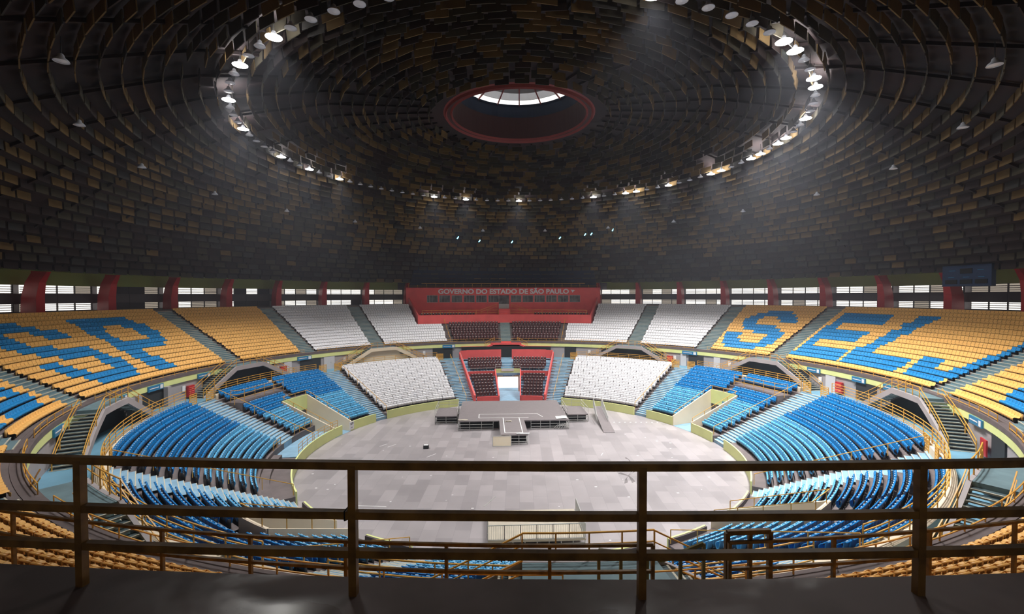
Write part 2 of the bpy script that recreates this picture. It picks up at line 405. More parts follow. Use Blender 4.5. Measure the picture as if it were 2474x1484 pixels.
# ------------------------------------------------------------------ railings
UNIT_POST = {}
def post_mesh(w, h, m):
    k = (w, round(h, 3), m.name)
    if k not in UNIT_POST:
        b = MB().box(-w / 2, w / 2, -w / 2, w / 2, 0, h)
        me = bpy.data.meshes.new('post'); me.from_pydata(b.v, [], b.f); me.materials.append(m); UNIT_POST[k] = me
    return UNIT_POST[k]
def rail(pts, hts, label, m='yellow', w=0.05, post=1.9, group=None, name='guard_rail', posts=None, pw=None, depth=0.0):
    """handrail following pts (base line) with bars at heights hts and posts about every `post` metres"""
    m_ = M[m] if isinstance(m, str) else m
    root = empty(name, pts[0]); tag(root, label, 'railing', group)
    for i, h in enumerate(hts):
        b = MB().line([(p[0], p[1], p[2] + h) for p in pts], w)
        b.build('top_rail' if i == len(hts) - 1 else 'rail_bar', m_, root)
    L = [0]
    for a, b in zip(pts[:-1], pts[1:]): L.append(L[-1] + (Vector(b) - Vector(a)).length)
    n = max(1, round(L[-1] / post)) if posts is None else posts
    me = post_mesh(pw or w, hts[-1] + depth, m_)
    for i in range(n + 1):
        s_ = L[-1] * i / n
        for j in range(len(L) - 1):
            if L[j] <= s_ + 1e-6 <= L[j + 1] + 1e-5:
                t = (s_ - L[j]) / max(L[j + 1] - L[j], 1e-6); p = Vector(pts[j]).lerp(Vector(pts[j + 1]), min(t, 1)); break
        o = bpy.data.objects.new('post', me); COL.objects.link(o); o.parent = root
        o.location = p - Vector(pts[0]) - Vector((0, 0, depth))
        o.rotation_euler.z = -math.atan2(p.x, p.y)
    return root
def arc(r, a0, a1, z, step=1.5):
    n = max(1, int(math.ceil(abs(a1 - a0) / step)))
    return [P(r, a0 + (a1 - a0) * i / n, z) for i in range(n + 1)]
def radial(a, off, r0, r1, z0, z1):
    t = R(a); ux, uy = math.sin(t), math.cos(t)
    return [(ux * r0 + uy * off, uy * r0 - ux * off, z0), (ux * r1 + uy * off, uy * r1 - ux * off, z1)]

# upper front railing, one run per seating block
blocks_u = []
aa = UAISLES
edges = [(aa[i], aa[i + 1]) for i in range(len(aa) - 1)] + [(180.2, 360 - 144)]
unames = {(36, 54.3): 'second white upper block, right side', (54.3, 72.4): 'yellow upper block with the blue letter S', (72.4, 108): 'long yellow block with blue letters E and L', (108, 126): 'upper block beyond the letter L',
          (126, 144): 'near upper block on the right', (144, 180.2): 'nearest upper block right of the camera', (-54.3, -36): 'second white upper block, left side', (-72.4, -54.3): 'plain yellow upper block', (-108, -72.4): 'long yellow block with the blue letter R',
          (-126, -108): 'upper block at the far left edge', (-144, -126): 'near upper block on the left', (0, 36): 'white upper block touching the press box, right side', (-36, 0): 'white upper block touching the press box, left side', (180.2, 216): 'nearest upper block left of the camera'}
for (a0, a1) in edges:
    if (a0, a1) == (180.2, 216) or abs(a1 - a0) > 100: pass
    h = uhalf(0)
    nm = unames.get((a0, a1), 'nearest upper block left of the camera')
    if a0 == 0 or a1 == 0: h0 = 1.4
    else: h0 = h
    rail(arc(38.85, a0 + h0, a1 - h0, UZ0 - 0.3), [0.45, 0.82], f'thin yellow railing in front of the {nm}', w=0.04, post=1.75)

# lower rear railing (four bars)
lrail = [(92.6, 122.6, 'behind the big blue lower block, right side'), (129.0, 159.0, 'behind the near blue lower seats, right side'), (164, 178, 'behind the nearest lower seats, right of centre'),
         (-122.6, -92.6, 'behind the big blue lower block, left side'), (-159, -129.0, 'behind the near blue lower seats, left side'), (-178, -164, 'behind the nearest lower seats, left of centre')]
for a0, a1, nm in lrail:
    rail(arc(35.62, a0, a1, 6.45), [0.3, 0.6, 0.9, 1.2], f'four bar yellow railing {nm}', post=2.0)
lrail2 = [(56.5, 84.5, 'behind the blue lower seats beyond the entrance, right side'), (21.2, 49.2, 'behind the white lower seats, right side'),
          (-84.5, -56.5, 'behind the blue lower seats beyond the entrance, left side'), (-49.2, -21.2, 'behind the white lower seats, left side')]
for a0, a1, nm in lrail2:
    rail(arc(35.62, a0, a1, 6.15), [0.3, 0.58, 0.87, 1.15], f'four bar yellow railing {nm}', post=2.0)
# single handrails beside the lower aisles
for a, nm in ((52.75, 'white lower block'), (88.6, 'middle blue lower block'), (125.7, 'big blue lower block'), (161.4, 'nearest blue lower block')):
    off = {52.75: -2.6, 88.6: -3.4, 125.7: -3.0, 161.4: -3.0}[a]
    for s_ in (1, -1):
        rail([P(FR + 0.3, s_ * (a + off), 0.9), P(35.3, s_ * (a + off), 6.1)], [0.95], f'single yellow handrail along the aisle edge of the {nm}, {side(s_*a)} side', w=0.05, post=2.4)
for s_ in (1, -1):
    rail(radial(s_ * 17.3, 0, FR + 0.3, 35.3, 0.5, 6.0), [0.95], f'yellow handrail dividing the light blue aisle beside the red VIP wall, {side(s_*17.3)} side', w=0.05, post=2.4)
    # rails on the entrance walls
    rail([P(FR + 0.2, s_ * 66.8, 1.3), P(30.7, s_ * 66.8, 4.3), P(30.7, s_ * 75.2, 4.3), P(FR + 0.2, s_ * 75.2, 1.3)], [0.55], f'low yellow rail on top of the entrance walls, {side(s_)} side', w=0.05, post=2.0)
    rail([P(FR + 0.2, s_ * 141.2, 1.3), P(30.0, s_ * 141.2, 4.2), P(30.0, s_ * 147, 4.2), P(FR + 0.2, s_ * 147, 1.3)], [0.75], f'yellow rail on top of the near entrance walls, {side(s_)} side', w=0.05, post=2.0)

# ------------------------------------------------------------------ double stairs from the gallery to the upper tier
def dstair(ac, infill, nm):
    root = empty('double_staircase', P(38.8, ac, GZ)); tag(root, nm, 'stairs', kind='structure')
    ri, ro, hw, run, ns = 36.95, 38.72, 3.55, 8.6, 15
    mb = MB(); mb.pbox(ri, ro + 0.2, ac - hw, ac + hw, 8.35, 8.62); mb.build('landing', M['step_blue'], root)
    rise = (8.55 - GZ) / ns
    for s_ in (-1, 1):
        mb = MB(); nb = MB()
        for i in range(ns):
            a_ = ac + s_ * (hw + run * i / ns); b_ = ac + s_ * (hw + run * (i + 1) / ns + 0.12)
            z = 8.55 - rise * (i + 1) + 0.02
            mb.pbox(ri + 0.12, ro, min(a_, b_), max(a_, b_), z - 0.06, z)
            e = ac + s_ * (hw + run * (i + 1) / ns)
            nb.pbox(ri + 0.12, ro, min(e, e + s_ * 0.12), max(e, e + s_ * 0.12), z - 0.07, z + 0.006)
        fl = mb.build('stair_flight', M['tread'], root); nb.build('nosing', M['nosing'], fl)
        # stringer along the open side
        n = 8; vs = []
        for i in range(n + 1):
            a_ = ac + s_ * (hw + run * i / n); zt = 8.6 - (8.6 - GZ) * i / n
            for r_ in (ri - 0.06, ri + 0.14):
                vs += [P(r_, a_, max(zt - 0.55, GZ)), P(r_, a_, zt + 0.05)]
        fs = []
        for i in range(n):
            o = 4 * i; q = o + 4
            fs += [(o, o + 1, q + 1, q), (o + 2, q + 2, q + 3, o + 3), (o + 1, o + 3, q + 3, q + 1), (o, q, q + 2, o + 2)]
        MB().add(vs, fs).build('stringer', M['cream'] if infill else M['concrete_wall'], root)
        # handrails on both sides
        for r_ in (ri + 0.02, ro - 0.15):
            b = MB()
            p = [P(r_, ac + s_ * (hw + run * i / 6), 8.6 - (8.6 - GZ) * i / 6 + 0.95) for i in range(7)]
            b.line(p, 0.05); b.line([(q[0], q[1], q[2] - 0.4) for q in p], 0.04)
            for q in p[2::2]: b.bar(q, (q[0], q[1], q[2] - 0.95), 0.05)
            b.build('handrail', M['yellow'], root)
    b = MB(); p = [P(ri + 0.02, ac + t, 9.57) for t in (-hw, -hw / 2, 0, hw / 2, hw)]
    b.line(p, 0.05); b.line([(q[0], q[1], q[2] - 0.4) for q in p], 0.04)
    for q in p: b.bar(q, (q[0], q[1], 8.6), 0.05)
    b.build('handrail', M['yellow'], root)
    mb = MB(); mb.pbox(ri - 0.06, ri + 0.14, ac - hw, ac + hw, 8.1, 8.63); mb.build('beam', M['cream'] if infill else M['concrete_wall'], root)
    mb = MB(); mb.pbox(38.80, 38.86, ac - hw - 5, ac + hw + 5, GZ, 8.0); mb.build('back_wall_or_shade_sheet', M['cream'] if infill else M['dark'], root)  # without infill, a dark sheet paints the shade under the flights
    if infill: MB().pbox(ri + 0.35, ri + 0.45, ac - hw - 3.6, ac + hw + 3.6, GZ, 7.35, step=1).pbox(ri + 0.35, ri + 0.45, ac - hw - 1.2, ac + hw + 1.2, 7.35, 8.1, step=1).build('infill_wall', M['cream'], root)
M['tread'] = mat('dark_teal_stair_tread', (78, 98, 104), 0.6, var=0.2)
for ac, inf, nm in ((-36, True, 'cream double staircase behind the white lower seats, left side'), (36, False, 'grey double staircase behind the white lower seats, right side'),
                    (-72.4, False, 'grey double staircase behind the middle blue lower seats, left side'), (72.4, False, 'grey double staircase behind the middle blue lower seats, right side'),
                    (-108, False, 'grey double staircase at the end of the long lettered block, left side'), (108, False, 'grey double staircase at the end of the long lettered block, right side'),
                    (-144, False, 'grey double staircase nearest the camera, left side'), (144, False, 'grey double staircase nearest the camera, right side'), (180.2, False, 'grey double staircase below the middle of the foreground railing')):
    dstair(ac, inf, nm)

# gallery doors, openings and signs
def gdoor(a, w, m, lab, z1=7.75, name='door', cat='door'):
    h = math.degrees(w / 2 / 38.85)
    mb = MB(); mb.pbox(38.78, 38.88, a - h, a + h, GZ, z1, step=1); o = mb.build(name, m, origin=P(38.83, a, GZ)); return o
i = 1
for a, w, m, lab in ((49.9, 1.0, 'door', 'pale grey door in the gallery wall right of the white seats'), (-49.6, 1.9, 'door', 'wide pale grey door in the gallery wall left of the white seats'), (58.6, 1.1, 'door', 'narrow pale door behind the upper right blue rows'),
                     (-60.3, 1.3, 'door', 'pale door beside the red fire cabinet, left gallery'), (86.0, 1.5, 'door', 'pale grey restroom door with a blue sign, right gallery')):
    o = gdoor(a, w, M[m], lab); o.name = f'door_{i}'; tag(o, lab, 'door', kind='structure'); i += 1
    MB().pbox(38.74, 38.78, a + 0.4, a + 0.5, GZ + 1.0, GZ + 1.15).build('door_handle', M['grey_steel'], o)
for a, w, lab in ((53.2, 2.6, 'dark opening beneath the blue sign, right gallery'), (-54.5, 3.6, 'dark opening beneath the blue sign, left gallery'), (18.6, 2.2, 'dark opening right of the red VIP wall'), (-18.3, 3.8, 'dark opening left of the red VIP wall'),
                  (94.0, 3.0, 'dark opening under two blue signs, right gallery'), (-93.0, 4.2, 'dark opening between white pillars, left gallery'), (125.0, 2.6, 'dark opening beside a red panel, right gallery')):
    o = gdoor(a, w, M['dark'], lab); o.name = f'door_{i}'; tag(o, lab, 'doorway', kind='structure'); i += 1  # flat dark panel paints the shade inside each opening
for a, w, lab in ((51.6, 2.6, 'right gallery beside the white upper seats'), (-56.2, 2.4, 'left gallery beside the white upper seats'), (-16.6, 2.4, 'left of the red VIP recess'), (-66.5, 1.9, 'left gallery below the plain yellow block'),
                  (82.3, 2.0, 'right gallery below the letter E'), (92.6, 2.0, 'right gallery above the dark opening'), (-81.0, 2.0, 'left gallery below the letter R'), (-92.4, 2.4, 'left gallery between white pillars'), (-100.5, 1.8, 'left gallery beside the black box'), (99.6, 2.0, 'right gallery below the letter L'), (-117, 2.0, 'left gallery at the edge of the picture'), (119.5, 2.2, 'right gallery at the edge of the picture')):
    h = math.degrees(w / 2 / 38.7)
    o = MB().pbox(38.62, 38.74, a - h, a + h, 7.72, 8.3, step=1).build('direction_sign', M['sign'], origin=P(38.7, a, 8))
    tag(o, f'blue direction sign on the green band, {lab}', 'sign', 'blue signs on the green band')
    b = MB(); b.pbox(38.60, 38.62, a + h * 0.55, a + h * 0.9, 7.8, 8.22); b.pbox(38.60, 38.62, a - h * 0.85, a + h * 0.35, 7.98, 8.06); b.build('lettering', M['white'], o)
# small white notice plates and fire cabinets
for a, lab in ((47.6, 'right of the white lower seats'), (61.8, 'behind the upper right blue rows'), (83.6, 'below the letter E'), (98.5, 'below the letter L'), (24.0, 'right of the VIP recess'), (-23.6, 'left of the VIP recess'), (-45.5, 'left of the cream staircase'), (-63.0, 'by the fire cabinet on the left'), (-85.5, 'by the red hydrant on the left'), (-98.5, 'beside the black box on the left')):
    o = MB().pbox(38.8, 38.86, a - 0.35, a + 0.35, 6.6, 7.3).build('notice_plate', M['white'], origin=P(38.8, a, 7)); tag(o, f'small white notice plate on the gallery wall {lab}', 'notice', 'white notice plates')
for a, lab in ((46.4, 'right, beside the white lower seats'), (-61.6, 'left, behind the blue lower seats'), (88.2, 'right, beside the restroom door'), (-84.2, 'left, under its red pipe')):
    root = empty('fire_cabinet', P(38.6, a, GZ)); tag(root, f'red louvred fire cabinet on the gallery wall, {lab}', 'fire cabinet', 'red fire cabinets')
    MB().pbox(38.55, 38.82, a - 0.75, a + 0.75, GZ + 0.2, GZ + 1.5).build('case', M['redcol'], root)
    b = MB()
    for q in range(5): b.pbox(38.52, 38.55, a - 0.6, a + 0.6, GZ + 0.35 + 0.22 * q, GZ + 0.43 + 0.22 * q)
    b.build('louvre', M['red'], root)
# white pillars in the left gallery
for a, lab in ((-90.2, 'right of the dark opening, left gallery'), (-97.2, 'just left of the dark opening, left gallery'), (-98.9, 'left of its taller neighbour, left gallery')):
    o = MB().pbox(38.2, 38.65, a - 0.4, a + 0.4, GZ, 7.85).build('pillar', M['concrete_wall'], origin=P(38.4, a, GZ)); tag(o, f'pale square pillar {lab}', 'pillar', kind='structure')

# ------------------------------------------------------------------ ceiling dome
def dz(r): return 20.35 + 17.4 * (1 - (max(r - 8.0, 0) / 46.0) ** 2.24)
mb = MB()
prof = [(8.2 + (53.6 - 8.2) * i / 40, dz(8.2 + (53.6 - 8.2) * i / 40)) for i in range(41)]
mb.sheet(prof, 0, 360, 3.0)
ceil = struct(mb, 'ceiling', M['dome'], 'dark maroon dome ceiling hung with rings of acoustic boards', 'ceiling')
# acoustic boards hanging in rings
near = []
far_mb = MB(); pan = []
ring = 10.0
while ring < 53.0:
    z = dz(ring); slope = (dz(ring + .5) - dz(ring - .5))
    n = round(2 * math.pi * ring / 1.86); off = rng.rand() * 360 / n
    wild = 1.0 if ring < 30 else 0.25
    for i in range(n):
        a = off + 360 * i / n; w = 1.58 if ring > 14 else 1.3
        if rng.rand() < 0.03 * wild: continue
        tilt = rng.normal() * 0.10 * wild + 0.05; yaw = rng.normal() * 0.05 * wild
        h = 0.72; drop = 0.10 + rng.rand() * 0.10
        mi = rng.choice(4, p=[0.34, 0.30, 0.20, 0.16] if ring < 33 else ([0.52, 0.26, 0.12, 0.10] if ring < 46 else [0.05, 0.25, 0.45, 0.25]))  # mix imitates light: more tan in brighter rings, mostly brown in unlit ones
        t = R(a); ux, uy = math.sin(t), math.cos(t)
        c = Vector(P(ring, a, z - drop - h / 2 + (0.12 if ring > 40 else 0)))
        T = Vector((math.cos(t + yaw), -math.sin(t + yaw), rng.normal() * 0.03 * wild)) * w / 2
        U = Vector((ux * math.sin(tilt), uy * math.sin(tilt), math.cos(tilt))) * h / 2
        N = Vector((ux, uy, 0)) * 0.03
        cs = [c - T - U - N, c + T - U - N, c + T - U + N, c - T - U + N, c - T + U - N, c + T + U - N, c + T + U + N, c - T + U + N]
        pan.append((cs, mi, (c - cam.location).length, c))
    ring += 1.1
pan.sort(key=lambda q: q[2] if (q[3] - cam.location).dot(_f) > 0.62 * q[2] else 999)
PM = [M['p_tan'], M['p_olive'], M['p_brown'], M['p_grey']]
for cs, mi, d, c in pan[:90]:
    MB().hexa(cs).build('acoustic_board', PM[mi], ceil)
for cs, mi, d, c in pan[90:]: far_mb.hexa(cs, mi)
o = far_mb.build('acoustic_board', PM, ceil); o['kind'] = 'stuff'

# oculus
root = empty('skylight_oculus', (0, 0, dz(8.2))); tag(root, 'red ringed round skylight opening at the crown of the dome', 'skylight', kind='structure')
zo = dz(8.2) + 0.15
mb = MB(); mb.sheet([(8.4, zo - 0.15), (8.25, zo - 0.25), (8.15, zo - 0.5), (8.0, zo - 0.25)], 0, 360, 6); mb.sheet([(7.65, zo - 0.2), (7.5, zo - 0.4), (7.4, zo - 0.15)], 0, 360, 6); mb.build('ring', M['ocu_red'], root)
mb = MB(); mb.sheet([(8.0, zo - 0.25), (7.65, zo - 0.2)], 0, 360, 6); mb.sheet([(7.4, zo - 0.15), (7.2, zo + 2.4)], 0, 360, 6); mb.build('shaft', M['ocu_dark'], root)
mb = MB(); mb.sheet([(7.2, zo + 2.4), (7.2, zo + 4.4)], 0, 360, 6); mb.build('shaft_wall', M['navy'], root)
# aluminium cap, its outermost sheets glow with daylight
M['skylit'] = emis('daylit_translucent_sheet', (255, 252, 245), 1.3)
M['skydim'] = emis('dim_translucent_sheet', (235, 235, 235), 0.22)
for q in range(7):
    r_ = 7.0 - q * 0.98
    mb = MB()
    for j in range(16):
        if q == 0: mb.sheet([(r_, zo + 3.95), (r_ - 0.55, zo + 4.25)], j * 22.5 + 4.6, j * 22.5 + 25.9, 12)
        else: mb.sheet([(r_ + 0.4, zo + 3.85 + q * 0.42), (r_ - 0.64, zo + 4.33 + q * 0.42)], j * 22.5 + 4, j * 22.5 + 26.5, 12)
    mb.build('roof_sheet', M['skylit'] if q == 0 else (M['skydim'] if q == 1 else M['alu']), root)
mb = MB()
for q in range(16):
    a = q * 22.5 + 4; mb.bar(P(7.1, a, zo + 3.85), P(0.3, a, zo + 6.9), 0.12)
mb.build('rib', M['ocu_red'], root)
mb = MB(); mb.sheet([(7.2, zo + 4.4), (7.2, zo + 4.9), (0.0, zo + 7.8)], 0, 360, 10); mb.build('cover', M['dark'], root)
# boards and crown ribs near the ring
mb = MB()
for q in range(40):
    a = q * 9 + 4.5; mb.line([P(r_, a, dz(r_) - 0.06) for r_ in (9.6, 20, 30, 40, 48, 51, 53.4)], 0.16, 0.2)
mb.build('rib', M['dome'], ceil)

# ------------------------------------------------------------------ lamps
LIT = [-38, -35, -31, -27, -22, -19, -16, -7, -4, 1, 8, 11, 12, 15, 19, 20, 23, 24, 26, 27, 30, 34, 35, 38, 39, 45]
LITX = LIT
def lamp_meshes():
    prof = [(0.05, 0.42), (0.12, 0.36), (0.16, 0.22), (0.30, 0.10), (0.36, 0.0), (0.34, 0.0), (0.28, 0.08)]
    return MB().lathe(prof, 14)
refl = lamp_meshes()
me_ref = bpy.data.meshes.new('reflector'); me_ref.from_pydata(refl.v, [], refl.f); me_ref.materials.append(M['lampcase'])
me_ref.polygons.foreach_set('use_smooth', [True] * len(refl.f))
def disc(m, r=0.33, z=0.015):
    b = MB().add([(r * math.cos(2 * math.pi * i / 14), r * math.sin(2 * math.pi * i / 14), z) for i in range(14)] + [(0, 0, z - 0.07)], [((i + 1) % 14, i, 14) for i in range(14)])
    me = bpy.data.meshes.new('lens'); me.from_pydata(b.v, [], b.f); me.materials.append(m); return me
me_on, me_off = disc(M['lampon'], 0.5, -0.01), disc(M['lampoff'])
cordb = MB().bar((0, 0, 0.4), (0, 0, 1.3), 0.03); me_cord = bpy.data.meshes.new('cord'); me_cord.from_pydata(cordb.v, [], cordb.f); me_cord.materials.append(M['dark'])
ld = bpy.data.lights.new('lamp_light', 'SPOT'); ld.energy = LAMP_W; ld.spot_size = R(LAMP_CONE); ld.spot_blend = 0.5; ld.shadow_soft_size = 0.35; ld.color = (1.0, 0.985, 0.96)
lights3 = []
for f_ in (0.85, 1.0, 1.12):
    l_ = ld.copy(); l_.energy = LAMP_W * f_; lights3.append(l_)
for q in range(96):
    idx = q if q <= 48 else q - 96
    lit = idx in LITX
    a = idx * 3.75
    root = bpy.data.objects.new('pendant_lamp', me_ref); COL.objects.link(root)
    root.location = P(27.85, a, 33.95)
    side_ = 'far side' if abs(idx) < 12 else ('right side' if idx > 0 else 'left side')
    st = 'burning white' if lit else 'unlit'
    ref = abs(idx)
    lab = f"{st} dome lamp, {ordn(ref) if ref else 'first'} around the ring {'clockwise' if idx >= 0 else 'anticlockwise'} from the press box side"
    tag(root, lab, 'lamp', 'pendant lamps in the ring under the dome')
    for nm, me in (('lens', me_on if lit else me_off), ('cord', me_cord)):
        o = bpy.data.objects.new(nm, me); COL.objects.link(o); o.parent = root
    if lit:
        o = bpy.data.objects.new('bulb', lights3[2 if 8 <= idx <= 35 else (0 if -46 < idx < -10 else 1)]); COL.objects.link(o); o.parent = root; o.location = (0, 0, -0.1)
for q in range(20):
    a = -181.0 + 18.4 * q + 8.5
    if a > 179: continue
    root = bpy.data.objects.new('pendant_lamp', me_ref); COL.objects.link(root); root.location = P(37.1, a, dz(37.1) - 1.5)
    tag(root, f"small unlit lamp in the outer ceiling ring, {ordn(q+1)} clockwise from behind the camera", 'lamp', 'outer ring lamps')
    for nm, me in (('lens', me_off), ('cord', me_cord)):
        o = bpy.data.objects.new(nm, me); COL.objects.link(o); o.parent = root

# ------------------------------------------------------------------ eave band, windows, columns
mb = MB(); mb.sheet([(53.6, 20.5), (54.2, 21.1), (58.4, 21.1)], 0, 360, 3); mb.sheet([(58.4, 21.1), (58.4, 19.05)], 24, 336, 3)
struct(mb, 'trim_4', mat('olive_green_eave_paint', (150, 160, 88), 0.7), 'olive green band above the windows under the dome edge', 'trim')
mb = MB(); mb.sheet([(58.5, 18.02), (58.45, 18.0), (58.45, 16.8), (58.5, 16.78)], 0, 360, 3); mb.sheet([(58.45, 15.85), (58.45, 15.0)], 0, 360, 3)
mb.sheet([(59.6, 15.0), (59.6, 21.2), (58, 21.2)], 0, 360, 4)
struct(mb, 'wall_outer', mat('dark_spandrel_paint', (92, 86, 90), 0.7), 'dark outer wall band between the two window strips', 'wall')
wi = 1
for b_ in range(-19, 21):
    ac = b_ * 9.0
    if abs(ac) < 24: continue
    root = empty(f'window_{wi}', P(58.5, ac, 15.9)); wi += 1
    tag(root, f'louvred daylight window bay, {ordn(abs(b_) - 2)} on the {side(b_)} of the press box', 'window', kind='structure')
    dk = rng.rand(4) < (0.35 if ac < -40 else 0.06)
    pn = [MB(), MB()]; fr = MB()
    for j in range(4):
        a0 = ac - 4.1 + 2.05 * j + 0.03; a1 = a0 + 1.97
        for z0, z1 in ((18.02, 19.03), (15.86, 16.78)):
            if dk[j] and rng.rand() < 0.7: fr.pbox(58.5, 58.56, a0, a1, z0, z1)
            else: pn[0 if rng.rand() < 0.72 else 1].pbox(58.62, 58.66, a0, a1, z0, z1)
        fr.pbox(58.44, 58.6, a1, a1 + 0.10, 15.86, 19.05)
        for z0, n_ in ((18.02, 4), (15.86, 4)):
            for q in range(n_): fr.pbox(58.46, 58.58, a0, a1, z0 + 0.25 * q - 0.03, z0 + 0.25 * q + 0.05)
    if pn[0].v: pn[0].build('pane', M['winpane'], root)
    if pn[1].v: pn[1].build('pane', M['winpane2'], root)
    fr.build('frame', M['winframe'], root)
for b_ in range(-20, 20):
    ac = b_ * 9.0 + 4.5
    if abs(ac) < 20: continue
    t = R(ac); ux, uy = math.sin(t), math.cos(t)
    mb = MB()
    lv = [(15.2, 0.52, 55.6, 57.5), (17.6, 0.50, 55.6, 57.4), (19.3, 0.40, 55.3, 57.0), (20.4, 0.26, 54.6, 56.4), (21.2, 0.24, 54.0, 56.4)]
    vs = []
    for z, hw, r0, r1 in lv:
        for r_, s_ in ((r0, -hw), (r0, hw), (r1, hw), (r1, -hw)): vs.append((ux * r_ + uy * s_, uy * r_ - ux * s_, z))
    fs = []
    for i_ in range(len(lv) - 1):
        o = 4 * i_
        for j in range(4): fs.append((o + j, o + (j + 1) % 4, o + 4 + (j + 1) % 4, o + 4 + j))
    fs += [(3, 2, 1, 0), (16, 17, 18, 19)]
    o = mb.add(vs, fs).build('column', M['redcol'], origin=P(56.4, ac, 15.2))
    k = abs(ac) // 9 - 1
    tag(o, f'red tapered roof column, {ordn(int(k))} on the {side(ac)} of the press box', 'column', kind='structure')

# scoreboards
for ac, nm in ((90.6, 'right'), (-96.5, 'left')):
    root = empty('scoreboard', P(53.0, ac, 18.8)); tag(root, f'dark blue electronic scoreboard hanging under the roof edge on the {nm}', 'scoreboard', 'scoreboards under the dome edge')
    MB().pbox(52.6, 53.1, ac - 3.1, ac + 3.1, 18.72, 21.2).build('housing', mat('scoreboard_blue', (24, 52, 88), 0.5), root)
    b = MB()
    for z0, z1, c in ((20.2, 20.8, 0), (19.0, 19.5, -1.9), (19.0, 19.5, 1.9), (19.0, 19.5, 0)): b.pbox(52.52, 52.6, ac + c - 0.75, ac + c + 0.75, z0, z1)
    b.build('screen', M['black'], root)
    b = MB()
    for z_, c in ((20.55, 1.8), (20.55, -1.8), (19.75, -1.9), (19.75, 0), (19.75, 1.9)): b.pbox(52.55, 52.6, ac + c - 0.4, ac + c + 0.4, z_, z_ + 0.07)
    b.build('strip', M['sign'], root)
    b = MB()
    for c in (-2.5, 2.5): b.bar(P(52.8, ac + c, 21.2), P(52.8, ac + c, 23), 0.08)
    b.build('hanger', M['dark'], root)
# dark drape on the ceiling above the press box
prof = [(49.6, 23.9), (50.6, 22.6), (52.2, 21.2), (53.6, 19.9)]
mb = MB(); mb.sheet(prof, -22.4, 22.4, 2); mb.sheet([(r_ + .12, z_ + .12) for r_, z_ in prof], -22.4, 22.4, 2)
for a_ in (-22.4, 22.4): mb.add([P(r_, a_, z_) for r_, z_ in prof] + [P(r_ + .12, a_, z_ + .12) for r_, z_ in prof], [(0, 1, 5, 4), (1, 2, 6, 5), (2, 3, 7, 6)])
o = mb.build('ceiling_drape', M['navy'], origin=P(52, 0, 21)); tag(o, 'wide dark navy drape covering the ceiling edge above the press box', 'drape')
# curtain behind press box top
# ------------------------------------------------------------------ press box
pb = empty('press_box', (0, 49.6, 13.8)); tag(pb, 'red press box with the white GOVERNO DO ESTADO lettering and booth windows', 'press box')
Yw = 49.6
mb = MB(); W2 = 21.0
wx = [(-16.75 + 2.665 * k, -16.75 + 2.665 * k + 2.33) for k in range(6)] + [(1.48 + 2.6 * k, 1.48 + 2.6 * k + 2.33) for k in range(6)]
mb.box(-W2, W2, Yw, Yw + 0.25, 17.82, 19.44); mb.box(-W2, -16.75, Yw, Yw + 0.25, 12.6, 17.82); mb.box(16.85, W2, Yw, Yw + 0.25, 12.6, 17.82)
mb.box(-16.75, -1.15, Yw, Yw + 0.25, 12.6, 16.26); mb.box(1.1, 16.85, Yw, Yw + 0.25, 12.6, 16.26)
xs = sorted([w for w in wx]); prev = -16.75
for x0, x1 in xs:
    if x0 - prev > 0.02 and not (prev < 0 < x0): mb.box(prev, x0, Yw, Yw + 0.25, 16.26, 17.82)
    elif prev < 0 < x0:
        mb.box(prev, -1.15, Yw, Yw + 0.25, 16.26, 17.82); mb.box(1.1, x0, Yw, Yw + 0.25, 16.26, 17.82)
    prev = x1
mb.box(prev, 16.85, Yw, Yw + 0.25, 16.26, 17.82)
mb.box(-W2 - 0.3, W2 + 0.3, Yw, 55.5, 19.4, 19.5)
for s_ in (-1, 1): mb.box(min(s_ * W2, s_ * (W2 + .25)), max(s_ * W2, s_ * (W2 + .25)), Yw, 55.5, 13, 19.44)
mb.build('front_wall', M['red'], pb)
mb = MB(); mb.pbox(45.45, 45.7, -22.6, 22.6, 12.0, 13.75, step=1.5); mb.build('parapet', M['red'], pb)
mb = MB()
for s_ in (-1, 1):
    mb = MB(); seg_wall(mb, P(45.5, s_ * 22.6, 0), P(53.6, s_ * 22.6, 0), 13.75, 17.3, 11.5, 14.5, th=0.25); mb.build('side_wall', M['red'], pb)
mb = MB()
n = 20
vs = [P(45.6, -22.5 + 45 * i / n, 13.0) for i in range(n + 1)] + [(P(45.6, -22.5 + 45 * i / n, 0)[0] * 1.2, Yw + 0.1, 13.0) for i in range(n + 1)]
mb.add(vs, [(i, i + 1, i + n + 2, i + n + 1) for i in range(n)]); mb.build('terrace_floor', M['red'], pb)
for k, (x0, x1) in enumerate(xs):
    f_ = MB(); t = 0.05
    for c in ((x0, x1, 16.26, 16.26 + t), (x0, x1, 17.82 - t, 17.82), (x0, x0 + t, 16.26, 17.82), (x1 - t, x1, 16.26, 17.82), ((x0 + x1) / 2 - .02, (x0 + x1) / 2 + .02, 16.26, 17.82), (x0 + .5, x0 + .54, 16.26, 17.82)):
        f_.box(c[0], c[1], Yw - 0.03, Yw + 0.05, c[2], c[3])
    fo = f_.build('window', M['grey_steel'], pb)
    MB().box(x0 + t, x1 - t, Yw + 0.12, Yw + 0.14, 16.3, 17.78).build('pane', M['glass'], fo)
mb = MB(); mb.box(-1.15, 1.1, Yw + 0.1, Yw + 0.14, 15.9, 17.8); mb.build('door', M['glass'], pb)
MB().box(-1.15, 1.1, Yw - 0.02, Yw + 0.2, 14.3, 15.9).build('door_panel', M['grey_steel'], pb)
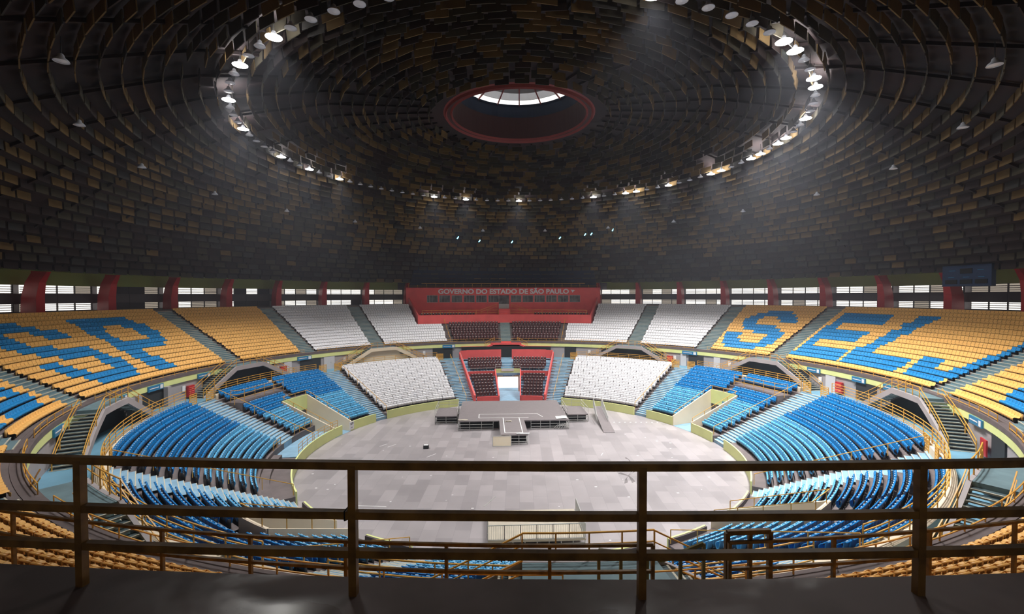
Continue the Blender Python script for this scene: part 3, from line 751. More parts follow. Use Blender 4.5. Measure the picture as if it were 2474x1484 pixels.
def text(s_, size, loc, m, parent, name='lettering', rot=(math.pi / 2, 0, 0), ext=0.04, off=0.0, width=None, align='CENTER'):
    c = bpy.data.curves.new(name, 'FONT'); c.body = s_; c.size = size; c.extrude = ext; c.offset = off; c.align_x = align; c.align_y = 'BOTTOM_BASELINE'
    c.materials.append(m)
    tmp = bpy.data.objects.new(name, c); COL.objects.link(tmp)
    bpy.context.view_layer.update()
    me = bpy.data.meshes.new_from_object(tmp.evaluated_get(bpy.context.evaluated_depsgraph_get()))
    bpy.data.objects.remove(tmp)
    me.materials.clear(); me.materials.append(m)
    xs_ = [v.co.x for v in me.vertices]; w0 = max(xs_) - min(xs_); cx = (max(xs_) + min(xs_)) / 2
    k = width / w0 if width else 1
    for v in me.vertices: v.co.x = (v.co.x - cx) * k
    o = bpy.data.objects.new(name, me); COL.objects.link(o); o.parent = parent
    po = Vector(parent['_o']); o.location = Vector(loc) - po; o.rotation_euler = rot
    return o
text('GOVERNO DO ESTADO DE SÃO PAULO', 1.42, (0.0, Yw - 0.05, 18.16), M['white'], pb, off=0.05, width=28.6)
# bird shaped emblem after the words
em = MB().ext([(14.7, 19.05), (15.0, 18.95), (15.3, 18.98), (15.7, 18.85), (15.45, 18.72), (15.3, 18.6), (15.15, 18.35), (15.02, 18.5), (14.95, 18.75), (14.8, 18.85)], Yw - 0.09, Yw - 0.02)
em.build('emblem', M['white'], pb)
rail(arc(46.0, -21.5, -7.5, 13.75, 1.5), [0.45, 0.95], 'yellow railing along the red press box terrace, left half', w=0.05, post=1.9)
rail(arc(46.0, 7.5, 21.5, 13.75, 1.5), [0.45, 0.95], 'yellow railing along the red press box terrace, right half', w=0.05, post=1.9)
for s_ in (-1, 1):
    rail([(s_ * 5.0, 47.6, 13.8), (s_ * 1.6, 48.8, 15.0)], [0.45, 0.9], f'short sloping yellow handrail at the press box steps, {side(s_)} side', post=2.2)
    rail([P(46, s_ * 7.5, 13.75), P(46, s_ * 1.6, 13.75)], [0.45, 0.95], f'thin yellow rail beside the press box steps, {side(s_)} of centre', post=2.6, w=0.04)
b = rail([(-20.8, 50.0, 19.5), (20.8, 50.0, 19.5)], [0.35, 0.85], 'yellow railing along the roof of the press box', w=0.05, post=2.0)
mb = MB(); mb.box(-1.2, 1.2, 47.6, 49.6, 13.0, 14.9); 
for q in range(5): mb.box(-1.2, 1.2, 45.8 + 0.36 * q, 49.6, 13.0 + 0.36 * q, 13.4 + 0.36 * q)
mb.build('steps', M['red'], pb)

# ------------------------------------------------------------------ VIP recess at the far side of the lower tier
vip = empty('vip_stand', P(30, 0, 0)); tag(vip, 'red walled VIP stand with a white glowing passage in the middle', 'stand', kind='structure')
mb = MB()
for s_ in (-1, 1):
    a0, a1 = (4.2, 14.0) if s_ > 0 else (-14.0, -4.2)
    pr = [(FR + 0.5, 0), (FR + 0.5, lz(0))]
    for k in range(0, 8): pr += [(lr(k), lz(k)), (lr(k + 1), lz(k))]
    mb.sheet(pr, a0, a1, 1.5)
mb.build('tread', M['step_light'], vip)
mb = MB()
pr = [(lr(8), lz(7)), (lr(8), lz(8) + 0.05)]
for k in range(8, 13): pr += [(lr(k), lz(k) + 0.05), (lr(k + 1), lz(k) + 0.05)]
pr += [(38.8, GZ)]
mb.sheet(pr, -14, 14, 1.5); mb.build('upper_tread', M['step_light'], vip)
mb = MB()
for s_ in (-1, 1):
    lo, hi = sorted((s_ * 4.5, s_ * 13.2)); mb.pbox(FR + 0.1, FR + 0.3, lo, hi, 0, 1.25)
    lo, hi = sorted((s_ * 4.2, s_ * 13.9)); mb.pbox(lr(8) - 0.35, lr(8) - 0.2, lo, hi, lz(7) - 0.5, lz(8) + 0.55)
    # sloping side walls with stepped crest
    seg_wall(mb, P(FR, s_ * 14.0, 0), P(36.6, s_ * 14.0, 0), 1.6, 7.0, 0, 0, th=0.3)
    seg_wall(mb, P(FR + .2, s_ * 4.25, 0), P(lr(8), s_ * 4.25, 0), 1.3, 4.6, 0, 0, th=0.2)
    lo, hi = sorted((s_ * 1.6, s_ * 11.8)); mb.pbox(36.9, 37.1, lo, hi, GZ - 0.4, 7.35)
    seg_wall(mb, P(36.6, s_ * 14.0, 0), P(37.0, s_ * 11.5, 0), 7.3, 7.3, 4, 4, th=0.25)
mb.pbox(38.6, 38.75, -13, 13, 7.7, 7.85)
n = 12
for i in range(n):
    a_, b_ = -5.6 + 11.2 * i / n, -5.6 + 11.2 * (i + 1) / n
    zf = lambda a: 7.8 + 0.55 * min(1, max(0, (5.6 - abs(a)) / 2.0))
    c0, c1 = zf(a_), zf(b_)
    mb.hexa([P(38.3, a_, c0 - 0.25), P(38.3, b_, c1 - 0.25), P(39.0, b_, c1 - 0.25), P(39.0, a_, c0 - 0.25), P(38.3, a_, c0), P(38.3, b_, c1), P(39.0, b_, c1 + 0.1), P(39.0, a_, c0 + 0.1)])
mb.pbox(38.9, 39.5, -15.6, 15.6, 8.35, 8.72)
mb.pbox(38.3, 39.5, -4.4, 4.4, 8.3, 8.5)
mb.build('red_wall', M['red'], vip)
mb = MB(); mb.pbox(38.3, 38.4, -13, 13, GZ, 7.8); mb.build('back_wall_or_shade_sheet', M['dark'], vip)
mb = MB(); mb.pbox(31.0, 31.2, -4.1, 4.0, 3.1, 4.55); hd = mb.build('header', M['green'], vip)
mb = MB(); mb.pbox(30.9, 31.0, -1.7, 2.2, 3.25, 3.6); mb.build('sign', M['sign'], vip)
mb = MB(); mb.pbox(30.88, 30.9, -1.4, 1.2, 3.4, 3.46); mb.pbox(30.88, 30.9, 1.5, 1.95, 3.29, 3.56); mb.pbox(30.9, 31.0, -2.1, 2.0, 4.15, 4.55); mb.build('marking', M['white'], vip)
text('13 CAMAROTES 8', 0.26, P(30.88, 0, 4.25), M['dark'], vip, name='notice_lettering', ext=0.004) if False else None
mb = MB(); mb.pbox(30.95, 31.2, -4.1, -3.35, 0, 3.1); mb.pbox(30.95, 31.2, 3.45, 4.0, 0, 3.1); mb.build('door_jamb', M['cream'], vip)
mb = MB(); mb.pbox(34.0, 34.1, -4.3, 4.3, 0, 3.3); mb.pbox(31.2, 34.0, -4.3, -4.2, 0, 3.3); mb.pbox(31.2, 34.0, 4.2, 4.3, 0, 3.3); mb.build('glowing_wall', M['tunnelglow'], vip)
mb = MB(); mb.pbox(FR - 0.1, 34, -4.1, 4.1, 0.0, 0.5, zb1=None); mb.build('ramp', M['step_light'], vip)
# glass rails in the VIP stand
for s_ in (-1, 1):
    lo, hi = (4.2, 13.5) if s_ > 0 else (-13.5, -4.2)
    rail(arc(lr(8) - 0.28, lo, hi, lz(8) + 0.55, 1.5), [0.55], f'grey steel rail on the red VIP wall, {side(s_)} of the passage', m='grey_steel', w=0.05, post=1.6)
    rail(radial(s_ * 14.0, 0, FR + 0.2, 36.6, 1.6, 7.0), [0.3], f'grey pipe along the red VIP side wall, {side(s_)} side', m='grey_steel', w=0.04, post=3)
rail([P(30.6, -4.2, 4.55), P(30.6, 4.1, 4.55)], [0.5, 0.9], 'grey steel rail above the green passage header', m='grey_steel', w=0.05, post=1.5)
# stairs rails above (front of VIP upper block)
for s_ in (-1, 1):
    rail([P(39.1, s_ * 3.3, 8.7), P(38.4, s_ * 6.2, 7.8)], [0.4, 0.8], f'sloping yellow handrail at the centre stairs of the upper tier, {side(s_)} of the axis', post=2.5)
    rail(radial(s_ * 16, 0, 39.3, 45.3, 8.8, 12.1), [0.8], f'yellow handrail beside the maroon upper seats, {side(s_)} side', post=2.0)

# ------------------------------------------------------------------ seats
def grid_shell(prof, xs, th, curve):
    """seat shell: profile (y,z) swept over xs; curve(x,i) lifts the side edges"""
    b = MB(); n, k = len(xs), len(prof)
    top = []; bot = []
    for i, (y, z) in enumerate(prof):
        y2, z2 = prof[min(i + 1, k - 1)]; y1, z1 = prof[max(i - 1, 0)]
        d = Vector((0, y2 - y1, z2 - z1)).normalized(); nn = Vector((0, -d.z, d.y))
        for x in xs:
            c = curve(x, i)
            p = Vector((x, y, z)) + nn * c
            top.append(p); bot.append(p - nn * th)
    vs = top + bot; o = n * k; fs = []
    for i in range(k - 1):
        for j in range(n - 1):
            q = i * n + j
            fs.append((q, q + 1, q + n + 1, q + n)); fs.append((o + q, o + q + n, o + q + n + 1, o + q + 1))
    for j in range(n - 1):
        fs.append((j, o + j, o + j + 1, j + 1)); q = (k - 1) * n + j; fs.append((q, q + 1, o + q + 1, o + q))
    for i in range(k - 1):
        q = i * n; fs.append((q, q + n, o + q + n, o + q)); q = i * n + n - 1; fs.append((q, o + q, o + q + n, q + n))
    return b.add(vs, fs)
def mesh_from(b, name, mats, smooth=True):
    me = bpy.data.meshes.new(name); me.from_pydata(b.v, [], b.f)
    for m in mats: me.materials.append(m)
    if len(mats) > 1: me.polygons.foreach_set('material_index', b.m)
    me.polygons.foreach_set('use_smooth', [smooth] * len(b.f)); me.update(); return me
def shell_seat(hi=True):
    prof = [(-0.19, 0.17), (-0.205, 0.32), (-0.14, 0.375), (0.04, 0.345), (0.13, 0.36), (0.175, 0.43), (0.20, 0.55), (0.215, 0.64), (0.235, 0.66)] if hi else [(-0.195, 0.17), (-0.195, 0.35), (0.10, 0.35), (0.18, 0.44), (0.225, 0.66)]
    w = 0.214
    xs = [-w, -w * .8, -w * .35, w * .35, w * .8, w] if hi else [-w, -w * .6, w * .6, w]
    b = grid_shell(prof, xs, 0.02, lambda x, i: 0.035 * (abs(x) / w) ** 3)
    if hi:
        for x_ in (-w, w - 0.02): b.box(x_, x_ + 0.02, 0.19, 0.30, 0.26, 0.635)
        b.box(-w + .02, w - .02, 0.215, 0.315, 0.628, 0.652)
    b.box(-0.03, 0.03, -0.10, 0.10, 0.0, 0.33, 1)
    return b
def fold_seat(cap=False):
    b = grid_shell([(0.08, 0.36), (0.11, 0.48), (0.15, 0.72), (0.18, 0.90), (0.195, 0.94), (0.225, 0.965), (0.255, 0.965), (0.28, 0.945)], [-0.232, -0.17, 0, 0.17, 0.232], 0.03, lambda x, i: 0.03 * (abs(x) / 0.232) ** 2)
    s_ = grid_shell([(-0.06, 0.72), (-0.13, 0.67), (-0.16, 0.58), (-0.11, 0.36), (0.02, 0.29)], [-0.225, -0.16, 0, 0.16, 0.225], 0.04, lambda x, i: 0.0)
    b.add(s_.v, s_.f); b.m = [0] * len(b.f)
    b.box(-0.245, -0.235, -0.08, 0.14, 0.0, 0.62, 1); b.box(-0.22, 0.22, 0.02, 0.06, 0.0, 0.30, 1)
    b.box(-0.045, 0.045, -0.10, -0.02, 0.695, 0.735, 1)
    if cap: b.box(-0.075, 0.075, 0.150, 0.200, 0.900, 0.972, 2)  # pale tab stands in for the highlight on the rolled top
    return b
def arm_seat():
    b = grid_shell([(0.10, 0.38), (0.13, 0.50), (0.17, 0.75), (0.20, 0.95), (0.26, 0.96)], [-0.235, -0.16, 0, 0.16, 0.235], 0.06, lambda x, i: 0.02 * (abs(x) / 0.235) ** 2)
    s_ = grid_shell([(-0.22, 0.30), (-0.24, 0.42), (-0.05, 0.45), (0.10, 0.42)], [-0.235, 0, 0.235], 0.10, lambda x, i: 0.0)
    b.add(s_.v, s_.f); b.m = [0] * len(b.f)
    b.box(-0.29, -0.245, -0.2, 0.14, 0.0, 0.60, 1)
    b.box(-0.065, 0.065, 0.13, 0.22, 0.88, 0.975, 2)
    return b
K = M['seat_k']
M['cap'] = mat('pale_highlight_cap', (176, 204, 228), 0.35)  # pale colour painted as the lamp highlight on blue backrest tops
PROTO = {
    'yellow_shell_seat': (shell_seat(), shell_seat(False), [M['seat_y'], K], 'yellow shell seat'),
    'blue_shell_seat': (shell_seat(), shell_seat(False), [M['seat_b'], K], 'blue shell seat'),
    'white_shell_seat': (shell_seat(), shell_seat(False), [M['seat_w'], K], 'white shell seat'),
    'white_folding_seat': (fold_seat(), fold_seat(), [M['seat_w'], K], 'white folding seat'),
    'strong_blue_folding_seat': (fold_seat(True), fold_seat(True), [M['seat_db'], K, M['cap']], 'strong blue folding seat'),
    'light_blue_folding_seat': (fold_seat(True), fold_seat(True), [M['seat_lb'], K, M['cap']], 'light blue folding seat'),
    'maroon_armchair_seat': (arm_seat(), arm_seat(), [M['seat_m'], K, M['white']], 'maroon padded seat'),
}
SE = []   # kind, r, a, z, row, number, block name, aisle side word
# colour runs of the upper tier lettering: row -> azimuths where the colour flips (first run yellow)
RUNS = {
 'S': {1: [58.9, 66.1], 2: [57.6, 67.7], 3: [57.5, 60.9, 65.3, 68.6], 4: [56.9, 60.2, 65.5, 68.8], 5: [56.9, 60.2, 65.7, 68.9], 6: [62.2, 68.5], 7: [59.5, 67.3], 8: [58.7, 65.6], 9: [58.2, 61.3], 10: [58.2, 61.1, 65.5, 68.5], 11: [58.8, 61.7, 64.3, 67.9], 12: [59.4, 67.4], 13: [61.2, 65.8]},
 'E': {1: [74.4, 84.4, 85.2, 96.7, 98.2, 105.3], 2: [74.5, 84.4, 85.2, 96.4, 98.0, 106.4], 3: [74.6, 84.3, 85.1, 96.1, 97.6, 101.1, 103.9, 106.6], 4: [74.6, 76.7, 84.9, 88.3, 97.3, 100.7, 104.2, 106.8], 5: [74.7, 76.7, 85.5, 88.1, 104.4, 107.0], 6: [74.7, 83.1, 85.8, 88.3, 104.7, 107.2], 7: [74.8, 83.1, 85.7, 88.8, 105.0, 107.4], 8: [74.8, 83.0, 86.2, 88.6, 105.1], 9: [74.8, 76.7, 86.1, 89.2, 105.3], 10: [74.9, 76.7, 86.6, 88.9, 105.4], 11: [74.9, 83.3, 86.3, 89.3, 105.4], 12: [74.9, 83.1, 86.7, 89.7], 13: [75.0, 83.2, 86.8, 89.7]},
 'N': {1: [117.4], 2: [116.2], 3: [116.1]},
 'L': {13: [-94.9, -88.5, -79.9], 12: [-93.4, -88.1, -79.4], 11: [-98.5, -95.4, -91.8, -88.1, -85.2, -82.1, -78.6], 10: [-98.8, -94.5, -91.5, -88.4, -85.5, -81.2, -78.2], 9: [-107.5, -104.5, -101.6, -98.6, -88.1, -85.8, -81.4, -78.2], 8: [-101.1, -96.1, -88.0, -85.5, -81.1, -78.7], 7: [-99.7, -91.9, -88.2, -78.7], 6: [-98.0, -91.5, -88.2, -80.2], 5: [-102.4, -99.7, -93.6, -90.9, -88.2, -84.9], 4: [-102.1, -98.8, -93.8, -90.5, -88.3, -85.0], 3: [-101.8, -98.4, -93.4, -90.7, -87.8, -84.5], 2: [-100.7, -91.0, -88.0, -84.6], 1: [-99.7, -91.8, -88.1, -84.0]},
 'M': {1: [-121.3, -119.4, -112.3], 2: [-111.3], 3: [-122.0, -114.2, -111.4], 4: [-111.5], 5: [-111.5], 6: [-111.5]}}
def flips(runs, k, a, first_blue=False):
    c = sum(1 for t in runs.get(k, []) if a > t)
    return (c + (1 if first_blue else 0)) % 2 == 1
def ucolor(k, a):
    if 55 < a < 72: return flips(RUNS['S'], k, a)
    if 73 < a < 108: return flips(RUNS['E'], k, a)
    if 108 <= a < 126: return flips(RUNS['N'], k, a) if k in RUNS['N'] else False
    if -108 < a < -73:
        fb = k in (13, 12, 11, 10)       # row starts blue at its far left end
        return flips(RUNS['L'], k, a, fb)
    if -126 < a <= -108:
        if k in RUNS['M']: return flips(RUNS['M'], k, a, True if len(RUNS['M'][k]) % 2 == 1 else False)
        return False
    if 126 < a < 144 or -144 < a < -126: return (8 <= k <= 11) and (abs(a) > 133) and (abs(a) < 140)
    if -180 < a < -153: return False
    return False
def row_seats(kind_f, r, z, a0, a1, pitch, k, blk, gap_every=0, gap=0.0, goff=0):
    arc_l = R(a1 - a0) * r
    n = int(arc_l / (pitch + (gap / gap_every if gap_every else 0)))
    tot = n * pitch + (gap * ((n + goff) // gap_every) if gap_every else 0)
    s_ = (arc_l - tot) / 2
    for i in range(n):
        if gap_every and i and (i + goff) % gap_every == 0: s_ += gap
        a = a0 + math.degrees((s_ + pitch * 0.5) / r); s_ += pitch
        kd = kind_f(k, a)
        if kd: SE.append((kd, r, a, z, k + 1, i + 1, blk))
def ukind(k, a): return 'blue_shell_seat' if ucolor(k, a) else 'yellow_shell_seat'
ub = [(36, 54.3, 'white', 'white upper block, right'), (54.3, 72.4, 'col', 'upper block with letter S'), (72.4, 108, 'col', 'upper block with letters EL'), (108, 126, 'col', 'block at right picture edge'), (126, 144, 'col', 'near upper block, far right'), (144, 180.2, 'col', 'nearest upper block, right'),
      (-54.3, -36, 'white', 'white upper block, left'), (-72.4, -54.3, 'col', 'plain yellow upper block'), (-108, -72.4, 'col', 'upper block with letter R'), (-126, -108, 'col', 'block at left picture edge'), (-144, -126, 'col', 'near upper block, far left'), (-179.8, -144, 'col', 'nearest upper block, left')]
for a0, a1, c, nm in ub:
    for k in range(UN):
        if abs(a0) > 125 and abs(a1) > 125 and k >= 12 and (abs(a0) > 150 or abs(a1) > 150):
            if k >= 13: continue
        h = uhalf(k)
        f_ = (lambda k, a: 'white_shell_seat') if c == 'white' else ukind
        row_seats(f_, ur(k) + 0.42, uz(k), a0 + h, a1 - h, 0.465, k, nm)
for s_ in (-1, 1):
    for k in range(UN):
        h = uhalf(k); inner = 16.6 if k < 7 else 23.1
        a0, a1 = (inner, 36 - h) if s_ > 0 else (-36 + h, -inner)
        row_seats(lambda k, a: 'white_shell_seat', ur(k) + 0.42, uz(k), a0, a1, 0.465, k, f'block touching press box, {side(s_)}')
    for k in range(7):
        a0, a1 = (1.7, 15.2) if s_ > 0 else (-15.2, -1.7)
        row_seats(lambda k, a: 'maroon_armchair_seat', ur(k) + 0.45, uz(k), a0, a1, 0.60, k, f'under the press box, {side(s_)}')
    a0, a1 = (7.4, 22.0) if s_ > 0 else (-22.0, -7.4)
    row_seats(lambda k, a: 'maroon_armchair_seat', 46.7, 13.15, a0, a1, 0.60, 0, f'press box terrace, {side(s_)}')
# lower tier
def lk(k, a):
    return 'light_blue_folding_seat' if k < 7 else 'strong_blue_folding_seat'
def lower_block(a0, a1, kf, nm, ks, pitch=0.50):
    for k in ks:
        row_seats(kf, lr(k) + 0.42, lz(k), a0, a1, pitch, k, nm, 5, 0.07, (k * 2) % 5)
wf = lambda k, a: 'white_folding_seat'
for s_ in (-1, 1):
    sd = side(s_)
    def B(a0, a1): return (a0, a1) if s_ > 0 else (-a1, -a0)
    lower_block(*B(20.9, 49.9), wf, f'white lower block, {sd}', range(LN))
    lower_block(*B(55.6, 66.3), lk, f'block above stage, {sd}', range(9))
    lower_block(*B(55.6, 69.5), lk, f'block above stage, {sd}', range(9, LN))
    lower_block(*B(75.8, 84.9), lk, f'block past the entrance, {sd}', range(0 if s_ > 0 else 2, 8))
    lower_block(*B(71.5, 84.9), lk, f'block past the entrance, {sd}', range(8, 10))
    lower_block(*B(70.5, 84.5), lk, f'behind small terrace, {sd}', range(12, LN))
    lower_block(*B(92.3, 122.4), lk, f'big curved block, {sd}', range(0 if s_ > 0 else 2, LN))
    lower_block(*B(129.2, 140.7), lk, f'block before near entrance, {sd}', range(LN))
    lower_block(*B(147.5, 158.3), lk, f'block past near entrance, {sd}', range(LN))
    lower_block(*B(141.2, 147.2), lk, f'above near entrance, {sd}', range(9, LN))
    lower_block(*B(164.8, 180), lk, f'nearest lower block, {sd}', range(0, 8))
    lower_block(*B(164.8, 172.5), lk, f'nearest lower block, {sd}', range(8, LN))
    for k in list(range(0, 8)) + [9, 10, 11, 12]:
        lo = 4.9 if k < 8 else 1.6; hi = 12.9 if k < 8 else 12.6
        zz = lz(k) + (0.05 if k > 7 else 0)
        row_seats(lambda k, a: 'maroon_armchair_seat', lr(k) + 0.42, zz, *B(lo, hi), 0.56, k, f'VIP stand, {sd} of passage')

# which seats the camera sees, and how large
cl = np.array(cam.location); Rm = np.array([_r2, _u2, _f])
arr = np.array([(r * math.sin(R(a)), r * math.cos(R(a)), z + 0.5) for _, r, a, z, *_ in SE])
d = arr - cl; q = d @ Rm.T
dep = np.maximum(q[:, 2], 1e-3); px = 1237 + FPX * q[:, 0] / dep; py = 742 - FPX * q[:, 1] / dep
vis = (q[:, 2] > 1) & (px > -5) & (px < 2479) & (py > 0) & (py < 1412)
hid = np.zeros(len(SE), bool)
for t in np.linspace(0.04, 0.985, 90):
    pt = cl + d * t; rr_ = np.hypot(pt[:, 0], pt[:, 1])
    zz = np.where(rr_ > 49.6, 15.78, zprof(rr_) - 0.1)
    hid |= (pt[:, 2] < zz)
size = np.where(vis & ~hid, 1.0 / dep ** 2, 0)
KMAX = 298
order = {}
for i, s_ in enumerate(SE): order.setdefault(s_[0], []).append(i)
for kind, idx in order.items():
    hi, lo, mats, word = PROTO[kind]
    idx = np.array(idx); idx = idx[np.argsort(-size[idx])]
    solo = [i for i in idx[:KMAX] if size[i] > 0]; rest = [i for i in idx if i not in set(solo)]
    me = mesh_from(hi, kind, mats)
    proto = bpy.data.objects.new(kind, me)
    for n_, i in enumerate(solo):
        _, r_, a_, z_, row, num, blk = SE[i]
        o = proto if n_ == 0 else proto.copy(); COL.objects.link(o)
        o.location = P(r_, a_, z_); o.rotation_euler = (0, 0, -R(a_))
        tag(o, f'{word}, {ordn(row)} row up, {ordn(num)} along, {blk}', 'seat', f'{word}s in the stands')
    if rest:
        V = np.array(lo.v); F = lo.f; nv = len(V)
        ang = np.array([-R(SE[i][2]) for i in rest]); loc = np.array([P(SE[i][1], SE[i][2], SE[i][3]) for i in rest])
        c, s2 = np.cos(ang), np.sin(ang)
        X = c[:, None] * V[None, :, 0] - s2[:, None] * V[None, :, 1] + loc[:, 0:1]
        Y = s2[:, None] * V[None, :, 0] + c[:, None] * V[None, :, 1] + loc[:, 1:2]
        Z = V[None, :, 2] + loc[:, 2:3]
        verts = np.stack([X, Y, Z], -1).reshape(-1, 3)
        Fq = np.array(F); allf = (Fq[None] + (np.arange(len(rest)) * nv)[:, None, None]).reshape(-1, 4)
        me2 = bpy.data.meshes.new(kind)
        me2.vertices.add(len(verts)); me2.vertices.foreach_set('co', verts.ravel())
        me2.loops.add(allf.size); me2.loops.foreach_set('vertex_index', allf.ravel())
        me2.polygons.add(len(allf)); me2.polygons.foreach_set('loop_start', np.arange(len(allf)) * 4)
        for m in mats: me2.materials.append(m)
        me2.polygons.foreach_set('material_index', np.tile(np.array(lo.m), len(rest)))
        me2.polygons.foreach_set('use_smooth', np.ones(len(allf), bool))
        me2.update(calc_edges=True)
        o = bpy.data.objects.new(kind, me2); COL.objects.link(o)
        tag(o, f'the many smaller {word}s filling the remaining rows of the stands', 'seats', kind='stuff')
print('SEATS', {k: len(v) for k, v in order.items()})

# ------------------------------------------------------------------ stage
def scaff(mb, x0, x1, y, z1, n, rows=3, axis='x'):
    for i in range(n + 1):
        t = x0 + (x1 - x0) * i / n
        p = (t, y) if axis == 'x' else (y, t)
        mb.bar((p[0], p[1], 0), (p[0], p[1], z1), 0.05)
    for h in [z1 * (k + 1) / rows for k in range(rows - 1)] + [0.12]:
        a = (x0, y, h) if axis == 'x' else (y, x0, h); b = (x1, y, h) if axis == 'x' else (y, x1, h)
        mb.bar(a, b, 0.05)
st = empty('stage', (0, 9, 0)); tag(st, 'grey T shaped stage on scaffolding in front of the VIP stand', 'stage')
mb = MB(); mb.box(-7.55, 7.2, 8.6, 20.2, 1.05, 1.2); mb.box(-2.1, 1.2, 2.3, 8.6, 1.05, 1.2); mb.build('deck', M['stage'], st)
mb = MB()
for (x0, x1, y) in ((-4.8, 3.3, 12.0), (-4.8, 1.9, 10.0)): mb.box(x0, x1, y - .05, y + .05, 1.2, 1.212)
mb.box(-4.85, -4.75, 10, 12, 1.2, 1.212); mb.add([(3.2, 12, 1.21), (3.3, 12, 1.21), (3.9, 10.2, 1.21), (3.8, 10.2, 1.21)], [(3, 2, 1, 0)])
mb.box(-1.6, -1.5, 3.1, 10, 1.2, 1.212); mb.box(0.55, 0.65, 3.1, 10, 1.2, 1.212); mb.box(-1.6, 0.65, 3.05, 3.15, 1.2, 1.212)
mb.build('marking', M['tape'], st)
mb = MB(); scaff(mb, -7.5, -2.9, 8.5, 1.15, 3); scaff(mb, 2.1, 7.15, 8.5, 1.15, 4); scaff(mb, -2.05, 1.15, 2.25, 1.15, 3); scaff(mb, 2.3, 8.5, -2.05, 1.15, 4, axis='y'); scaff(mb, 2.3, 8.5, 1.15, 1.15, 4, axis='y'); scaff(mb, 8.6, 20, -7.5, 1.15, 6, axis='y'); scaff(mb, 8.6, 20, 7.15, 1.15, 6, axis='y')
mb.build('scaffold', M['grey_steel'], st)
mb = MB(); mb.box(-7.2, -2.2, 9.2, 9.25, 0.05, 1.05); mb.box(1.3, 6.9, 9.2, 9.25, 0.05, 1.05); mb.box(-1.9, 1.0, 3.0, 3.05, 0.05, 1.05); mb.box(-1.75, -1.7, 3.0, 8.6, 0.05, 1.05); mb.box(0.85, 0.9, 3.0, 8.6, 0.05, 1.05); mb.build('skirt', M['black'], st)
def wing(x0, x1, nm, far):
    w_ = empty('stage_wing', (x0, 11.7, 0)); tag(w_, nm, 'platform', 'side platforms of the stage')
    MB().box(x0, x1, 11.7, 16.6, 0.95, 1.1).build('deck', M['stage'], w_)
    b = MB(); scaff(b, x0, x1, 11.7, 1.05, 2); scaff(b, 11.7, 16.6, x0, 1.05, 3, axis='y'); scaff(b, 11.7, 16.6, x1, 1.05, 3, axis='y'); b.build('scaffold', M['grey_steel'], w_)
    b = MB()
    for h in (1.55, 2.05):
        b.line([(x0, 11.7, h), (x1, 11.7, h)], 0.045) if h > 2.3 else None
        b.line([(x0, 11.7, h), (x0, 16.6, h), (x1, 16.6, h), (x1, 11.7, h)], 0.045)
    for p_ in ((x0, 11.7), (x0, 14.1), (x0, 16.6), ((x0 + x1) / 2, 16.6), (x1, 16.6), (x1, 14.1), (x1, 11.7)): b.bar((*p_, 1.1), (*p_, 2.05), 0.045)
    b.build('guard', M['grey_steel'], w_)
    MB().box(x0 + .15, x1 - .1, 12.6, 12.65, 0.05, 0.95).build('skirt', M['black'], w_)
wing(-10.85, -7.85, 'low platform with steel guard rails joined to the left end of the stage', 0)
wing(7.5, 10.4, 'low platform with steel guard rails joined to the right end of the stage', 0)
rp = empty('access_ramp', (12, 11, 0)); tag(rp, 'long sloping grey ramp with mesh sides right of the stage', 'ramp')
def ramp_pts(x0, x1): return None
mb = MB(); mb.hexa([(11.3, 6.5, 0.0), (12.8, 6.5, 0.0), (13.1, 15.9, 0.9), (12.2, 15.9, 0.9), (11.3, 6.5, 0.06), (12.8, 6.5, 0.06), (13.3, 15.9, 1.2), (12.1, 15.9, 1.2)]); mb.build('deck', M['stage'], rp)
mb = MB()
for (xa, xb) in ((11.3, 12.1), (12.8, 13.3)):
    vs = [(xa, 10.0, 0.55), (xb, 15.9, 1.2), (xb, 15.9, 2.6), (xa, 10.0, 1.2)]
    mb.bar(vs[0], vs[1], 0.05); mb.bar(vs[3], vs[2], 0.05); mb.bar(vs[1], vs[2], 0.05); mb.bar(vs[0], vs[3], 0.05)
    for q_ in range(1, 24):
        t = q_ / 24; mb.bar(tuple(Vector(vs[0]).lerp(Vector(vs[1]), t)), tuple(Vector(vs[3]).lerp(Vector(vs[2]), t)), 0.03)
mb.build('side_guard', M['grey_steel'], rp)
o = MB().box(-3.0, -0.9, 1.75, 1.83, 0.02, 1.15).build('plywood_panel', M['ivory'], origin=(-2, 1.8, 0)); tag(o, 'pale plywood panel in a steel frame standing before the stage stem', 'panel')
fr = MB(); fr.line([(-3.03, 1.74, 0.03), (-3.03, 1.74, 1.2), (-0.87, 1.74, 1.2), (-0.87, 1.74, 0.03), (-3.03, 1.74, 0.03)], 0.06); fr.build('frame', M['grey_steel'], o)
bx = MB().box(-11.05, -10.45, 1.3, 1.75, 0, 0.38).build('crate', M['dark'], origin=(-10.8, 1.5, 0)); tag(bx, 'small dark crate alone on the arena floor left of the stage', 'crate')
MB().box(-11.0, -10.5, 1.35, 1.7, 0.38, 0.42).build('lid', M['white'], bx)
